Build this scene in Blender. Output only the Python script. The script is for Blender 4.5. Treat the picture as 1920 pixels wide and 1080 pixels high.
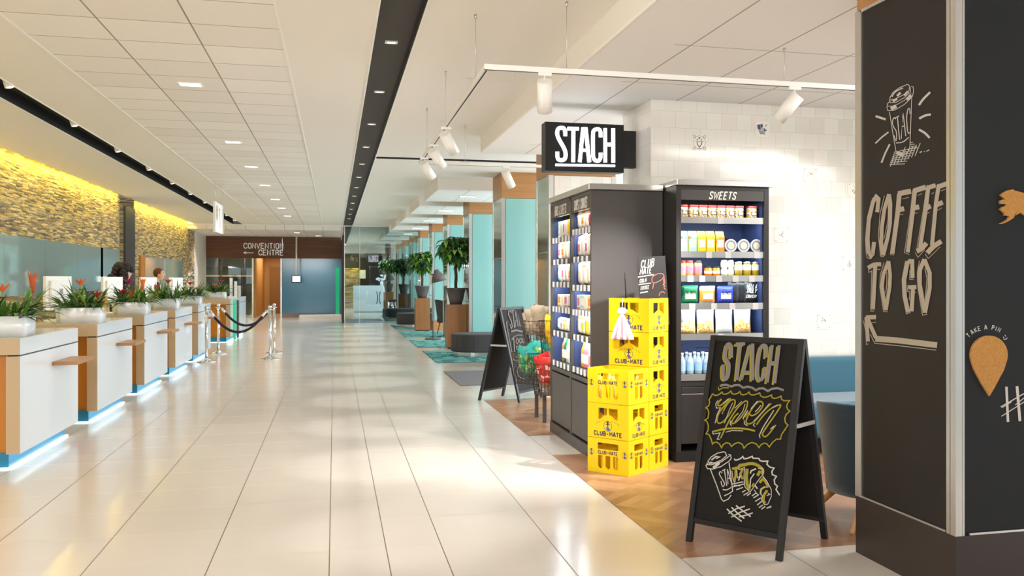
import bpy, bmesh, math, random
from mathutils import Vector, Matrix
random.seed(11)
for _o in list(bpy.data.objects): bpy.data.objects.remove(_o)
scn = bpy.context.scene
COL = scn.collection
PI = math.pi

# ------------------------------------------------------------------ camera
F_PX, CX, CY, CAM_H = 1740.0, 1070.0, 524.0, 1.5
YAW = math.atan((CX - 627.0) / F_PX)
cam_d = bpy.data.cameras.new('camera'); cam = bpy.data.objects.new('camera', cam_d); COL.objects.link(cam)
cam.location = (0, 0, CAM_H); cam.rotation_euler = (PI/2, 0, -YAW)
cam_d.sensor_width = 36.0; cam_d.lens = 36.0*F_PX/1920.0
cam_d.shift_x = (960.0-CX)/1920.0; cam_d.shift_y = -(540.0-CY)/1920.0
cam_d.clip_start = 0.05; cam_d.clip_end = 200
scn.camera = cam
# ------------------------------------------------------------------ world: pale daylight coming in through the open glass side
world = bpy.data.worlds.new('daylight'); scn.world = world; world.use_nodes = True
world.node_tree.nodes['Background'].inputs[0].default_value = (0.86, 0.95, 1.0, 1)
world.node_tree.nodes['Background'].inputs[1].default_value = 1.05
scn.view_settings.view_transform = 'Standard'; scn.view_settings.look = 'None'
scn.view_settings.gamma = 1.0; scn.view_settings.use_curve_mapping = False
scn.view_settings.exposure = 0.95

def lamp(name, kind, loc, aim, power, color=(1, 1, 1), **kw):
    d = bpy.data.lights.new(name, kind); d.energy = power; d.color = color
    for k, v in kw.items(): setattr(d, k, v)
    o = bpy.data.objects.new(name, d); COL.objects.link(o); o.location = loc
    v = Vector(aim) - Vector(loc)
    o.rotation_euler = v.to_track_quat('-Z', 'Y').to_euler()
    return o
WARM = (1.0, 0.96, 0.93); COOL = (0.82, 0.93, 1.0); WHITE = (1.0, 0.97, 0.95)
# daylight through the street windows on the right
lamp('window_daylight', 'AREA', (7.6, 24, 1.9), (0, 24, 1.2), 900, COOL, shape='RECTANGLE', size=30, size_y=2.6)
# added fill light behind the photographer, standing in for unseen lobby lights
lamp('lobby_fill', 'AREA', (-2.3, -2.0, 3.2), (-0.6, 6, 0.6), 330, WARM, shape='RECTANGLE', size=4, size_y=1.5)

# added unseen light that brightens the shop, hidden behind the chalkboard pillar
lamp('shop_fill', 'AREA', (5.4, 4.6, 3.05), (5.2, 4.4, 0), 105, (1.0, 0.96, 0.92), shape='RECTANGLE', size=3.0, size_y=1.6)
# ------------------------------------------------------------------ helpers
def lin(c):
    out = []
    for v in c:
        v = v/255.0
        out.append(v/12.92 if v <= 0.04045 else ((v+0.055)/1.055)**2.4)
    return tuple(out)
def link(nt, a, b): nt.links.new(a, b)
MATS = {}
def mat(name, rgb, rough=0.5, metal=0.0, emit=0.0, spec=0.5, trans=0.0, alpha=1.0, sheen=0.0, coat=0.0, sub=0.0, ior=1.45):
    if name in MATS: return MATS[name]
    m = bpy.data.materials.new(name); m.use_nodes = True
    b = m.node_tree.nodes['Principled BSDF']
    c = lin(rgb)
    b.inputs['Base Color'].default_value = (*c, 1); b.inputs['Roughness'].default_value = rough
    b.inputs['Metallic'].default_value = metal; b.inputs['Specular IOR Level'].default_value = spec
    b.inputs['IOR'].default_value = ior
    if emit: b.inputs['Emission Color'].default_value = (*c, 1); b.inputs['Emission Strength'].default_value = emit
    if trans: b.inputs['Transmission Weight'].default_value = trans
    if alpha < 1: b.inputs['Alpha'].default_value = alpha
    if sheen: b.inputs['Sheen Weight'].default_value = sheen
    if coat: b.inputs['Coat Weight'].default_value = coat; b.inputs['Coat Roughness'].default_value = 0.08
    if sub: b.inputs['Subsurface Weight'].default_value = sub; b.inputs['Subsurface Radius'].default_value = (0.05, 0.04, 0.02)
    MATS[name] = m
    return m
class NT:
    """small node-graph writer"""
    def __init__(s, m): s.m = m; s.nt = m.node_tree; s.b = s.nt.nodes['Principled BSDF']
    def n(s, t, **kw):
        x = s.nt.nodes.new(t)
        for k, v in kw.items(): setattr(x, k, v)
        return x
    def put(s, inp, v):
        if hasattr(v, 'is_output') or isinstance(v, bpy.types.NodeSocket): s.nt.links.new(v, inp)
        else: inp.default_value = v
    def math(s, op, a, b=0.0, clamp=False):
        x = s.n('ShaderNodeMath', operation=op, use_clamp=clamp); s.put(x.inputs[0], a); s.put(x.inputs[1], b); return x.outputs[0]
    def pos(s):
        g = s.n('ShaderNodeNewGeometry'); x = s.n('ShaderNodeSeparateXYZ'); s.nt.links.new(g.outputs['Position'], x.inputs[0])
        return x.outputs[0], x.outputs[1], x.outputs[2]
    def obj(s): return s.n('ShaderNodeTexCoord').outputs['Object']
    def comb(s, a, b, c):
        x = s.n('ShaderNodeCombineXYZ'); s.put(x.inputs[0], a); s.put(x.inputs[1], b); s.put(x.inputs[2], c); return x.outputs[0]
    def line(s, c, period, off, w):
        a = s.math('FRACT', s.math('ADD', s.math('DIVIDE', s.math('SUBTRACT', c, off), period), 0.5))
        d = s.math('MULTIPLY', s.math('ABSOLUTE', s.math('SUBTRACT', a, 0.5)), period)
        return s.math('LESS_THAN', d, w/2)
    def cell(s, c, period, off): return s.math('FLOOR', s.math('DIVIDE', s.math('SUBTRACT', c, off), period))
    def mix(s, f, a, b, blend='MIX'):
        x = s.n('ShaderNodeMix', data_type='RGBA', blend_type=blend)
        s.put(x.inputs[0], f); s.put(x.inputs[6], a); s.put(x.inputs[7], b); return x.outputs[2]
    def rand(s, v):
        x = s.n('ShaderNodeTexWhiteNoise', noise_dimensions='3D'); s.nt.links.new(v, x.inputs['Vector']); return x.outputs['Value']
    def noise(s, v, scale, detail=3, rough=0.5):
        x = s.n('ShaderNodeTexNoise'); s.put(x.inputs['Scale'], scale); s.put(x.inputs['Detail'], detail); s.put(x.inputs['Roughness'], rough)
        if v is not None: s.nt.links.new(v, x.inputs['Vector'])
        return x.outputs['Fac']
    def ramp(s, f, stops, interp='LINEAR'):
        x = s.n('ShaderNodeValToRGB'); x.color_ramp.interpolation = interp
        e = x.color_ramp.elements
        while len(e) < len(stops): e.new(0.5)
        for i, (p, c) in enumerate(stops): e[i].position = p; e[i].color = (*lin(c), 1)
        s.nt.links.new(f, x.inputs[0]); return x.outputs[0]
    def scale(s, v, sc, rot=(0, 0, 0)):
        x = s.n('ShaderNodeMapping'); x.inputs['Scale'].default_value = sc; x.inputs['Rotation'].default_value = rot
        s.nt.links.new(v, x.inputs[0]); return x.outputs[0]
    def bump(s, h, strength=0.3, dist=0.01):
        x = s.n('ShaderNodeBump'); x.inputs['Strength'].default_value = strength; x.inputs['Distance'].default_value = dist
        s.nt.links.new(h, x.inputs['Height']); s.nt.links.new(x.outputs[0], s.b.inputs['Normal'])
    def base(s, c): s.put(s.b.inputs['Base Color'], c)
def rgba(c): return (*lin(c), 1)
def wood(name, c1, c2, rough=0.4, axis='z', sc=1.0):
    if name in MATS: return MATS[name]
    m = mat(name, c1, rough); t = NT(m)
    k = {'z': (22*sc, 22*sc, 1.2*sc), 'x': (1.2*sc, 22*sc, 22*sc), 'y': (22*sc, 1.2*sc, 22*sc)}[axis]
    g = t.n('ShaderNodeNewGeometry').outputs['Position']
    f = t.noise(t.scale(g, k), 1.0, 4, 0.6)
    t.base(t.ramp(f, [(0.3, c1), (0.7, c2)]))
    return m

class MB:
    def __init__(s): s.v = []; s.f = []; s.m = []; s.s = []
    def add(s, vs, fs, mi=0, smooth=False):
        o = len(s.v); s.v += [tuple(p) for p in vs]
        for f in fs: s.f.append([i+o for i in f]); s.m.append(mi); s.s.append(smooth)
        return s
    def box(s, x0, y0, z0, x1, y1, z1, mi=0):
        if x0 > x1: x0, x1 = x1, x0
        if y0 > y1: y0, y1 = y1, y0
        if z0 > z1: z0, z1 = z1, z0
        v = [(x0,y0,z0),(x1,y0,z0),(x1,y1,z0),(x0,y1,z0),(x0,y0,z1),(x1,y0,z1),(x1,y1,z1),(x0,y1,z1)]
        return s.add(v, [[3,2,1,0],[4,5,6,7],[0,1,5,4],[1,2,6,5],[2,3,7,6],[3,0,4,7]], mi)
    def beam(s, p, q, w, h, mi=0, up=(0, 0, 1)):
        """square bar from p to q"""
        p = Vector(p); q = Vector(q); d = (q-p).normalized(); u = Vector(up)
        if abs(d.dot(u)) > 0.98: u = Vector((1, 0, 0))
        a = d.cross(u).normalized()*(w/2); b = a.cross(d).normalized()*(h/2)
        v = [p-a-b, p+a-b, p+a+b, p-a+b, q-a-b, q+a-b, q+a+b, q-a+b]
        return s.add(v, [[0,1,2,3],[7,6,5,4],[4,5,1,0],[5,6,2,1],[6,7,3,2],[7,4,0,3]], mi)
    def tube(s, pts, r, n=10, mi=0, caps=True, closed=False):
        pts = [Vector(p) for p in pts]; L = len(pts)
        rs = r if isinstance(r, (list, tuple)) else [r]*L
        vs = []; fs = []; prev = None
        for i, p in enumerate(pts):
            a = pts[(i-1) % L] if (i > 0 or closed) else p; b = pts[(i+1) % L] if (i < L-1 or closed) else p
            d = (b-a).normalized() if (b-a).length > 1e-9 else Vector((0, 0, 1))
            if prev is None:
                u = Vector((0, 0, 1)) if abs(d.z) < 0.9 else Vector((1, 0, 0))
                u = (u - d*u.dot(d)).normalized()
            else: u = (prev - d*prev.dot(d)).normalized()
            prev = u; w = d.cross(u)
            for k in range(n):
                t = 2*PI*k/n; vs.append(p + (u*math.cos(t)+w*math.sin(t))*rs[i])
        for i in range(L-1 if not closed else L):
            j = (i+1) % L
            for k in range(n):
                k2 = (k+1) % n; fs.append([i*n+k, i*n+k2, j*n+k2, j*n+k])
        s.add(vs, fs, mi, True)
        if caps and not closed:
            o = len(s.v)-len(vs)
            s.f.append([o+k for k in range(n)][::-1]); s.m.append(mi); s.s.append(False)
            s.f.append([o+(L-1)*n+k for k in range(n)]); s.m.append(mi); s.s.append(False)
        return s
    def cyl(s, p, q, r0, r1=None, n=20, mi=0): return s.tube([p, q], [r0, r0 if r1 is None else r1], n, mi)
    def lathe(s, prof, c=(0, 0, 0), n=24, mi=0, sx=1, sy=1, cap0=True, cap1=True, smooth=True):
        vs = []; fs = []; L = len(prof)
        for r, z in prof:
            for k in range(n): t = 2*PI*k/n; vs.append((c[0]+r*sx*math.cos(t), c[1]+r*sy*math.sin(t), c[2]+z))
        for i in range(L-1):
            for k in range(n): k2 = (k+1) % n; fs.append([i*n+k, i*n+k2, (i+1)*n+k2, (i+1)*n+k])
        s.add(vs, fs, mi, smooth); o = len(s.v)-len(vs)
        if cap0: s.f.append([o+k for k in range(n)][::-1]); s.m.append(mi); s.s.append(False)
        if cap1: s.f.append([o+(L-1)*n+k for k in range(n)]); s.m.append(mi); s.s.append(False)
        return s
    def ball(s, c, rx, ry=None, rz=None, n=14, mi=0, fn=None):
        ry = rx if ry is None else ry; rz = rx if rz is None else rz
        vs = [(c[0], c[1], c[2]-rz)]; fs = []; h = max(4, n//2)
        for i in range(1, h):
            a = -PI/2+PI*i/h
            for k in range(n):
                t = 2*PI*k/n; vs.append((c[0]+rx*math.cos(a)*math.cos(t), c[1]+ry*math.cos(a)*math.sin(t), c[2]+rz*math.sin(a)))
        vs.append((c[0], c[1], c[2]+rz))
        if fn: vs = [fn(Vector(p)) for p in vs]
        for k in range(n): fs.append([0, 1+(k+1) % n, 1+k])
        for i in range(h-2):
            for k in range(n): k2 = (k+1) % n; fs.append([1+i*n+k, 1+i*n+k2, 1+(i+1)*n+k2, 1+(i+1)*n+k])
        o = 1+(h-2)*n; T = len(vs)-1
        for k in range(n): fs.append([o+k, o+(k+1) % n, T])
        return s.add(vs, fs, mi, True)
    def prism(s, poly, fn, t0, t1, mi=0, side=None):
        """poly of 2d points; fn(u, v, t) -> 3d point"""
        n = len(poly); side = mi if side is None else side
        vs = [fn(u, v, t0) for u, v in poly]+[fn(u, v, t1) for u, v in poly]
        s.add(vs, [list(range(n))[::-1], list(range(n, 2*n))], mi)
        o = len(s.v)-2*n
        for k in range(n):
            k2 = (k+1) % n; s.f.append([o+k, o+k2, o+n+k2, o+n+k]); s.m.append(side); s.s.append(False)
        return s
    def sheet(s, fn, nu, nv, mi=0, smooth=True, wrapu=False):
        vs = [fn(i/(nu if wrapu else nu-1), j/(nv-1)) for j in range(nv) for i in range(nu)]; fs = []
        for j in range(nv-1):
            for i in range(nu if wrapu else nu-1):
                i2 = (i+1) % nu; fs.append([j*nu+i, j*nu+i2, (j+1)*nu+i2, (j+1)*nu+i])
        f2 = mi
        o = len(s.v); s.v += [tuple(p) for p in vs]
        for q, f in enumerate(fs):
            s.f.append([i+o for i in f]); s.s.append(smooth)
            s.m.append(mi(q % (nu if wrapu else nu-1), q//(nu if wrapu else nu-1)) if callable(mi) else mi)
        return s
    def mesh(s, name, mats):
        me = bpy.data.meshes.new(name); me.from_pydata(s.v, [], s.f); 
        for m in mats: me.materials.append(m)
        me.polygons.foreach_set('material_index', s.m); me.polygons.foreach_set('use_smooth', s.s)
        me.update(); return me

def obj(name, mb, mats, parent=None, world=False, bevel=0, seg=2, flip=True, label=None, kind=None):
    """link a mesh-builder as ONE object; world=True: its points are world points although it has a parent"""
    if not isinstance(mats, (list, tuple)): mats = [mats]
    if world and parent is not None:
        inv = (Matrix.Translation(parent.location) @ parent.rotation_euler.to_matrix().to_4x4()).inverted()
        mb.v = [tuple(inv @ Vector(p)) for p in mb.v]
    me = mb.mesh(name, mats)
    if flip:
        b = bmesh.new(); b.from_mesh(me); bmesh.ops.recalc_face_normals(b, faces=b.faces); b.to_mesh(me); b.free()
    o = bpy.data.objects.new(name, me); COL.objects.link(o)
    if parent is not None: o.parent = parent
    if bevel:
        md = o.modifiers.new('bevel', 'BEVEL'); md.width = bevel; md.segments = seg; md.limit_method = 'ANGLE'; md.angle_limit = 0.7
    if label: o['label'] = label
    if kind: o['kind'] = kind
    return o
def thing(name, label, cat, loc=(0, 0, 0), rz=0.0, group=None):
    o = bpy.data.objects.new(name, None); COL.objects.link(o); o.empty_display_size = 0.1
    o.location = loc; o.rotation_euler = (0, 0, rz); o['label'] = label; o['category'] = cat
    if group: o['group'] = group
    return o
def tag(o, label, cat, group=None, kind=None):
    o['label'] = label; o['category'] = cat
    if group: o['group'] = group
    if kind: o['kind'] = kind
    return o
def struct(name, mb, mats, bevel=0, **k):
    o = obj(name, mb, mats, bevel=bevel, **k); o['kind'] = 'structure'; return o
def kids(o): return [c for c in bpy.data.objects if c.parent == o]
def dup(root, loc, rz=None, label=None, scale=None):
    r = root.copy(); COL.objects.link(r); r.location = loc
    if rz is not None: r.rotation_euler = (0, 0, rz)
    if label: r['label'] = label
    if scale: r.scale = scale
    def rec(src, dst):
        for ch in kids(src):
            c = ch.copy(); COL.objects.link(c); c.parent = dst; rec(ch, c)
    rec(root, r)
    return r
ORD = ['first', 'second', 'third', 'fourth', 'fifth', 'sixth', 'seventh', 'eighth', 'ninth', 'tenth', 'eleventh', 'twelfth']

# measured point on a surface: the line of sight of a photo pixel met with a plane of the place
_cs, _sn = math.cos(YAW), math.sin(YAW)
def sight(px, py):
    u, w = (px-CX)/F_PX, -(py-CY)/F_PX
    return Vector((u*_cs+_sn, _cs-u*_sn, w))
class Plane:
    def __init__(s, p, nrm): s.p = Vector(p); s.n = Vector(nrm).normalized()
    def hit(s, px, py, off=0.0):
        d = sight(px, py); o = Vector((0, 0, CAM_H)); t = (s.p+s.n*off-o).dot(s.n)/d.dot(s.n)
        return o+d*t
def ribbon2(pts, w, closed=False, smooth=0):
    """2d stroke outline with mitred corners -> list of quads"""
    P = [Vector((x, y)) for x, y in pts]
    if smooth and len(P) > 2:
        Q = []
        for i in range(len(P)-1):
            p0 = P[max(i-1, 0)]; p1 = P[i]; p2 = P[i+1]; p3 = P[min(i+2, len(P)-1)]
            for k in range(smooth):
                t = k/smooth
                Q.append(0.5*((2*p1)+(p2-p0)*t+(2*p0-5*p1+4*p2-p3)*t*t+(3*p1-p0-3*p2+p3)*t**3))
        Q.append(P[-1]); P = Q
    P = [p for i, p in enumerate(P) if i == 0 or (p-P[i-1]).length > 1e-6]
    n = len(P); L = []; R = []
    for i in range(n):
        d0 = (P[i]-P[i-1]).normalized() if i > 0 else (P[1]-P[0]).normalized()
        d1 = (P[i+1]-P[i]).normalized() if i < n-1 else d0
        n0 = Vector((-d0.y, d0.x)); n1 = Vector((-d1.y, d1.x)); m = n0+n1
        if m.length < 0.25: m = n1*1.0; k = 1.0
        else: m.normalize(); k = min(1.0/max(m.dot(n1), 0.45), 2.0)
        L.append(P[i]+m*k*w/2); R.append(P[i]-m*k*w/2)
    return L, R
def chalk(mb, strokes, fn, layer=0, mi=0):
    """strokes: (points, width[, smooth]); fn(x, y, layer) -> 3d"""
    for st in strokes:
        pts, w = st[0], st[1]; sm = st[2] if len(st) > 2 else 0
        L, R = ribbon2(pts, w, smooth=sm); n = len(L)
        vs = [fn(p.x, p.y, layer) for p in L]+[fn(p.x, p.y, layer) for p in R]
        mb.add(vs, [[i, i+1, n+i+1, n+i] for i in range(n-1)], mi)
        layer += 0.05
    return mb
def shift(strokes, dx, dy, w=None): return [([(x+dx, y+dy) for x, y in s[0]], w or s[1])+tuple(s[2:]) for s in strokes]
# hand-lettered capitals as strokes in a 1 x 1 box (y up)
FONT = {
 'A': [[(0,0),(.42,1),(.58,1),(1,0)],[(.2,.32),(.8,.32)]], 'B': [[(.05,0),(.05,1),(.7,1),(.9,.85),(.9,.65),(.65,.53),(.05,.53)],[(.65,.53),(.95,.38),(.95,.15),(.7,0),(.05,0)]],
 'C': [[(.95,.75),(.9,.92),(.6,1),(.25,.95),(.05,.7),(.05,.3),(.25,.05),(.6,0),(.9,.08),(.95,.25)]], 'D': [[(.05,0),(.05,1),(.6,1),(.95,.75),(.95,.25),(.6,0),(.05,0)]],
 'E': [[(.95,1),(.08,1),(.08,0),(.95,0)],[(.08,.52),(.75,.52)]], 'F': [[(.95,1),(.08,1),(.08,0)],[(.08,.52),(.75,.52)]],
 'G': [[(.95,.78),(.85,.95),(.5,1),(.2,.93),(.05,.65),(.05,.3),(.25,.04),(.6,0),(.95,.1),(.95,.45),(.55,.45)]], 'H': [[(.08,0),(.08,1)],[(.92,0),(.92,1)],[(.08,.5),(.92,.5)]],
 'I': [[(.5,0),(.5,1)]], 'K': [[(.08,0),(.08,1)],[(.92,1),(.12,.48)],[(.3,.6),(.95,0)]], 'L': [[(.08,1),(.08,0),(.95,0)]], 'M': [[(.0,0),(.1,1),(.5,.3),(.9,1),(1,0)]],
 'N': [[(.06,0),(.06,1),(.94,0),(.94,1)]], 'O': [[(.5,1),(.15,.9),(.04,.5),(.15,.1),(.5,0),(.85,.1),(.96,.5),(.85,.9),(.5,1)]], 'P': [[(.06,0),(.06,1),(.7,1),(.95,.8),(.7,.5),(.06,.5)]],
 'R': [[(.06,0),(.06,1),(.7,1),(.94,.78),(.7,.52),(.06,.52)],[(.5,.52),(.96,0)]], 'S': [[(.92,.76),(.85,.94),(.5,1),(.15,.93),(.07,.75),(.25,.56),(.75,.44),(.93,.25),(.82,.06),(.5,0),(.15,.06),(.07,.24)]],
 'T': [[(0,1),(1,1)],[(.5,1),(.5,0)]], 'U': [[(.06,1),(.06,.25),(.25,.03),(.5,0),(.75,.03),(.94,.25),(.94,1)]], 'V': [[(0,1),(.5,0),(1,1)]], 'W': [[(0,1),(.22,0),(.5,.75),(.78,0),(1,1)]],
 'Y': [[(0,1),(.5,.5),(1,1)],[(.5,.5),(.5,0)]], '-': [[(.15,.48),(.85,.48)]], '&': [[(.9,0),(.25,.7),(.4,1),(.65,.85),(.1,.35),(.3,0),(.65,.05),(.9,.4)]],
}
def word(txt, x, y, h, cw, gap, w, slant=0.0, flip=False):
    """strokes of a word, baseline at (x, y), y up unless flip"""
    out = []
    for ch in txt:
        if ch == ' ': x += cw*0.7; continue
        k = 0.35 if ch == 'I' else (1.25 if ch in 'MW' else 1.0)
        for st in FONT[ch]:
            out.append(([(x+(px*k*cw)+slant*py*h, y+(-py*h if flip else py*h)) for px, py in st], w))
        x += cw*k+gap
    return out
def wordlen(txt, cw, gap): return sum(cw*0.7 if c == ' ' else cw*(0.35 if c == 'I' else (1.25 if c in 'MW' else 1.0))+gap for c in txt)-gap
# ------------------------------------------------------------------ materials of the place
M = {}
M['paint'] = mat('ceiling_paint', (236, 231, 222), 0.7)
M['dark'] = mat('dark_recess', (52, 46, 43), 0.6)
M['trimwhite'] = mat('white_trim', (240, 238, 232), 0.45)
M['black'] = mat('black_satin', (22, 22, 24), 0.45)
M['chalkboard'] = mat('chalkboard_black', (30, 27, 25), 0.6)
M['steel'] = mat('brushed_steel', (205, 203, 198), 0.3, 0.9)
M['chrome'] = mat('polished_chrome', (225, 226, 228), 0.12, 1.0)
M['white'] = mat('white_gloss', (232, 238, 246), 0.18, coat=0.4)
M['whiteplastic'] = mat('white_plastic', (238, 236, 230), 0.4)
M['grey'] = mat('graphite_cabinet', (74, 70, 68), 0.42)
M['greydark'] = mat('dark_cabinet', (40, 37, 36), 0.42)
M['navy'] = mat('navy_interior', (50, 64, 106), 0.5)
M['chalkw'] = mat('chalk_white', (182, 176, 168), 0.85)
M['chalkg'] = mat('chalk_grey', (118, 111, 106), 0.85)
M['chalkt'] = mat('chalk_tan', (160, 149, 132), 0.85)
M['chalky'] = mat('chalk_yellow', (142, 130, 34), 0.85)
M['chalkred'] = mat('chalk_red', (232, 100, 80), 0.85)
M['teal'] = mat('teal_glass', (134, 184, 180), 0.12, spec=0.6, coat=0.3)
M['mirrorgreen'] = mat('green_mirror_glass', (170, 190, 178), 0.08, 0.75)
M['oak'] = wood('oak_cladding', (134, 88, 48), (154, 104, 60), 0.4, 'z')
M['oakx'] = wood('oak_cladding_flat', (158, 110, 62), (180, 130, 78), 0.4, 'x')
M['walnut'] = wood('walnut_panel', (98, 60, 32), (118, 74, 42), 0.4, 'x', 0.6)
M['tan'] = mat('tan_laminate', (186, 162, 130), 0.4)
M['amber'] = wood('amber_wood', (178, 112, 30), (194, 126, 40), 0.4, 'z', 0.5)
M['blueplinth'] = mat('blue_plinth', (30, 122, 164), 0.3)
M['led'] = mat('led_strip', (236, 246, 240), 0.5, emit=0.9)
M['lampglow'] = mat('lamp_diffuser', (255, 240, 214), 0.5, emit=3.5)
M['cork'] = mat('cork_sheet', (196, 142, 74), 0.9)
_t = NT(M['cork']); _g = _t.n('ShaderNodeNewGeometry').outputs['Position']
_t.base(_t.ramp(_t.noise(_g, 160, 3, 0.7), [(0.3, (146, 100, 46)), (0.6, (176, 126, 64))]))

def m_ceiling_tile():
    m = mat('ceiling_tile', (236, 231, 224), 0.75); t = NT(m); x, y, z = t.pos()
    f = t.math('MAXIMUM', t.line(x, 0.623, -2.255, 0.012), t.line(y, 0.63, 7.18, 0.012))
    r = t.rand(t.comb(t.cell(x, 0.623, -2.255), t.cell(y, 0.63, 7.18), 0.0))
    c = t.mix(r, rgba((232, 226, 218)), rgba((240, 236, 229)))
    t.base(t.mix(f, c, rgba((150, 140, 126)))); return m
def m_raft_tile():
    m = mat('raft_tile', (238, 236, 232), 0.75); t = NT(m); x, y, z = t.pos()
    f = t.math('MAXIMUM', t.line(x, 0.62, 2.42, 0.012), t.line(y, 1.24, 6.1, 0.012))
    f = t.math('MULTIPLY', f, t.math('GREATER_THAN', x, 2.3))
    t.base(t.mix(f, rgba((240, 238, 234)), rgba((168, 160, 148)))); return m
def m_floor():
    m = mat('floor_tile', (216, 206, 192), 0.16, spec=0.5); t = NT(m); x, y, z = t.pos()
    lx = t.line(x, 0.6105, -0.026, 0.006); ly = t.line(y, 0.608, 4.687, 0.006)
    half = t.math('LESS_THAN', t.math('ABSOLUTE', t.math('SUBTRACT', x, 0.28)), 0.003)
    f = t.math('MAXIMUM', t.math('MAXIMUM', lx, half), t.math('MULTIPLY', ly, 0.45))
    r = t.math('MULTIPLY', t.rand(t.comb(t.cell(x, 0.6105, -0.026), t.cell(y, 0.608, 4.687), 0.0)), 0.6)
    g = t.n('ShaderNodeNewGeometry').outputs['Position']
    c = t.mix(r, rgba((212, 204, 194)), rgba((220, 213, 204)))
    c = t.mix(t.math('MULTIPLY', t.noise(g, 2.2, 3), 0.35), c, rgba((204, 195, 183)))
    t.base(t.mix(f, c, rgba((120, 108, 94))))
    t.put(t.b.inputs['Roughness'], t.math('ADD', 0.17, t.math('MULTIPLY', f, 0.4)))
    return m
def m_parquet():
    m = mat('parquet', (150, 112, 84), 0.3); t = NT(m); x, y, z = t.pos()
    a = t.math('MULTIPLY', t.math('ADD', x, y), 0.7071); b = t.math('MULTIPLY', t.math('SUBTRACT', x, y), 0.7071)
    W, Ln = 0.085, 0.34
    # herringbone: rows of staves alternate direction
    row = t.cell(a, Ln, 0.0); odd = t.math('MODULO', t.math('ABSOLUTE', row), 2.0)
    u = t.n('ShaderNodeMix', data_type='FLOAT'); t.put(u.inputs[0], odd); t.put(u.inputs[2], b); t.put(u.inputs[3], a); u = u.outputs[0]
    v = t.n('ShaderNodeMix', data_type='FLOAT'); t.put(v.inputs[0], odd); t.put(v.inputs[2], a); t.put(v.inputs[3], b); v = v.outputs[0]
    r = t.rand(t.comb(t.cell(u, W, 0.0), t.cell(v, Ln, 0.0), row))
    g = t.n('ShaderNodeNewGeometry').outputs['Position']
    r2 = t.math('ADD', t.math('MULTIPLY', r, 0.75), t.math('MULTIPLY', t.noise(g, 9, 4), 0.25))
    c = t.ramp(r2, [(0.1, (140, 100, 74)), (0.45, (158, 118, 88)), (0.8, (174, 134, 102)), (1.0, (164, 126, 98))])
    f = t.line(u, W, 0.0, 0.003); t.base(t.mix(t.math('MULTIPLY', f, 0.35), c, rgba((104, 74, 54)))); return m
def m_stone():
    m = mat('stacked_slate', (150, 140, 110), 0.75); t = NT(m)
    g = t.n('ShaderNodeNewGeometry').outputs['Position']
    v = t.n('ShaderNodeTexVoronoi', feature='F1', distance='CHEBYCHEV'); v.inputs['Scale'].default_value = 1.0
    sc = t.scale(g, (4.0, 3.6, 40.0)); t.nt.links.new(sc, v.inputs['Vector'])
    sep = t.n('ShaderNodeSeparateColor'); t.nt.links.new(v.outputs['Color'], sep.inputs[0])
    r = t.math('ADD', t.math('MULTIPLY', sep.outputs[0], 0.72), t.math('MULTIPLY', t.noise(t.scale(g, (1, 2, 5)), 3.0, 5, 0.65), 0.35))
    c = t.ramp(r, [(0.1, (60, 54, 50)), (0.26, (106, 98, 90)), (0.42, (156, 130, 84)), (0.56, (206, 174, 104)), (0.72, (160, 148, 130)), (0.88, (226, 202, 138)), (1.0, (168, 132, 84))])
    d = t.math('MULTIPLY', v.outputs['Distance'], 1.0)
    edge = t.math('GREATER_THAN', d, 0.52)
    t.base(t.mix(t.math('MULTIPLY', edge, 0.5), c, rgba((40, 34, 28))))
    h = t.math('SUBTRACT', sep.outputs[1], t.math('MULTIPLY', d, 1.2)); t.bump(h, 0.5, 0.02); return m
def m_tilewall():
    m = mat('glazed_tile', (236, 234, 224), 0.12, spec=0.5, coat=0.3); t = NT(m); x, y, z = t.pos()
    s = 0.151
    xy = t.math('ADD', x, y)
    row = t.cell(z, s, 0.02); off = t.math('MULTIPLY', t.math('FRACT', t.math('MULTIPLY', row, 0.37)), s)
    xo = t.math('SUBTRACT', xy, off)
    r = t.rand(t.comb(t.cell(xo, s, 0.0), row, 1.0))
    c = t.ramp(r, [(0.0, (222, 220, 211)), (0.25, (230, 228, 218)), (0.6, (236, 234, 226)), (0.9, (234, 227, 219))])
    f = t.math('MAXIMUM', t.line(xo, s, 0.0, 0.003), t.line(z, s, 0.02, 0.003))
    t.base(t.mix(t.math('MULTIPLY', f, 0.7), c, rgba((196, 194, 184)))); return m
def m_carpet():
    m = mat('teal_carpet', (70, 150, 146), 0.95); t = NT(m); x, y, z = t.pos()
    st = t.line(y, 0.30, 0.0, 0.13); br = t.math('GREATER_THAN', t.rand(t.comb(t.cell(x, 0.10, 0.0), t.cell(y, 0.30, -0.15), 2.0)), 0.25)
    f = t.math('MULTIPLY', st, br); g = t.n('ShaderNodeNewGeometry').outputs['Position']
    c = t.mix(t.noise(g, 60, 2), rgba((30, 100, 100)), rgba((48, 122, 120)))
    t.base(t.mix(f, c, rgba((112, 180, 172)))); return m
def m_panelglass():
    """back-painted teal grey glass on the slate: a diffuse coat under a mirror-like face"""
    m = mat('back_painted_glass', (150, 172, 172), 0.04, spec=0.8, ior=2.2); return m
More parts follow.
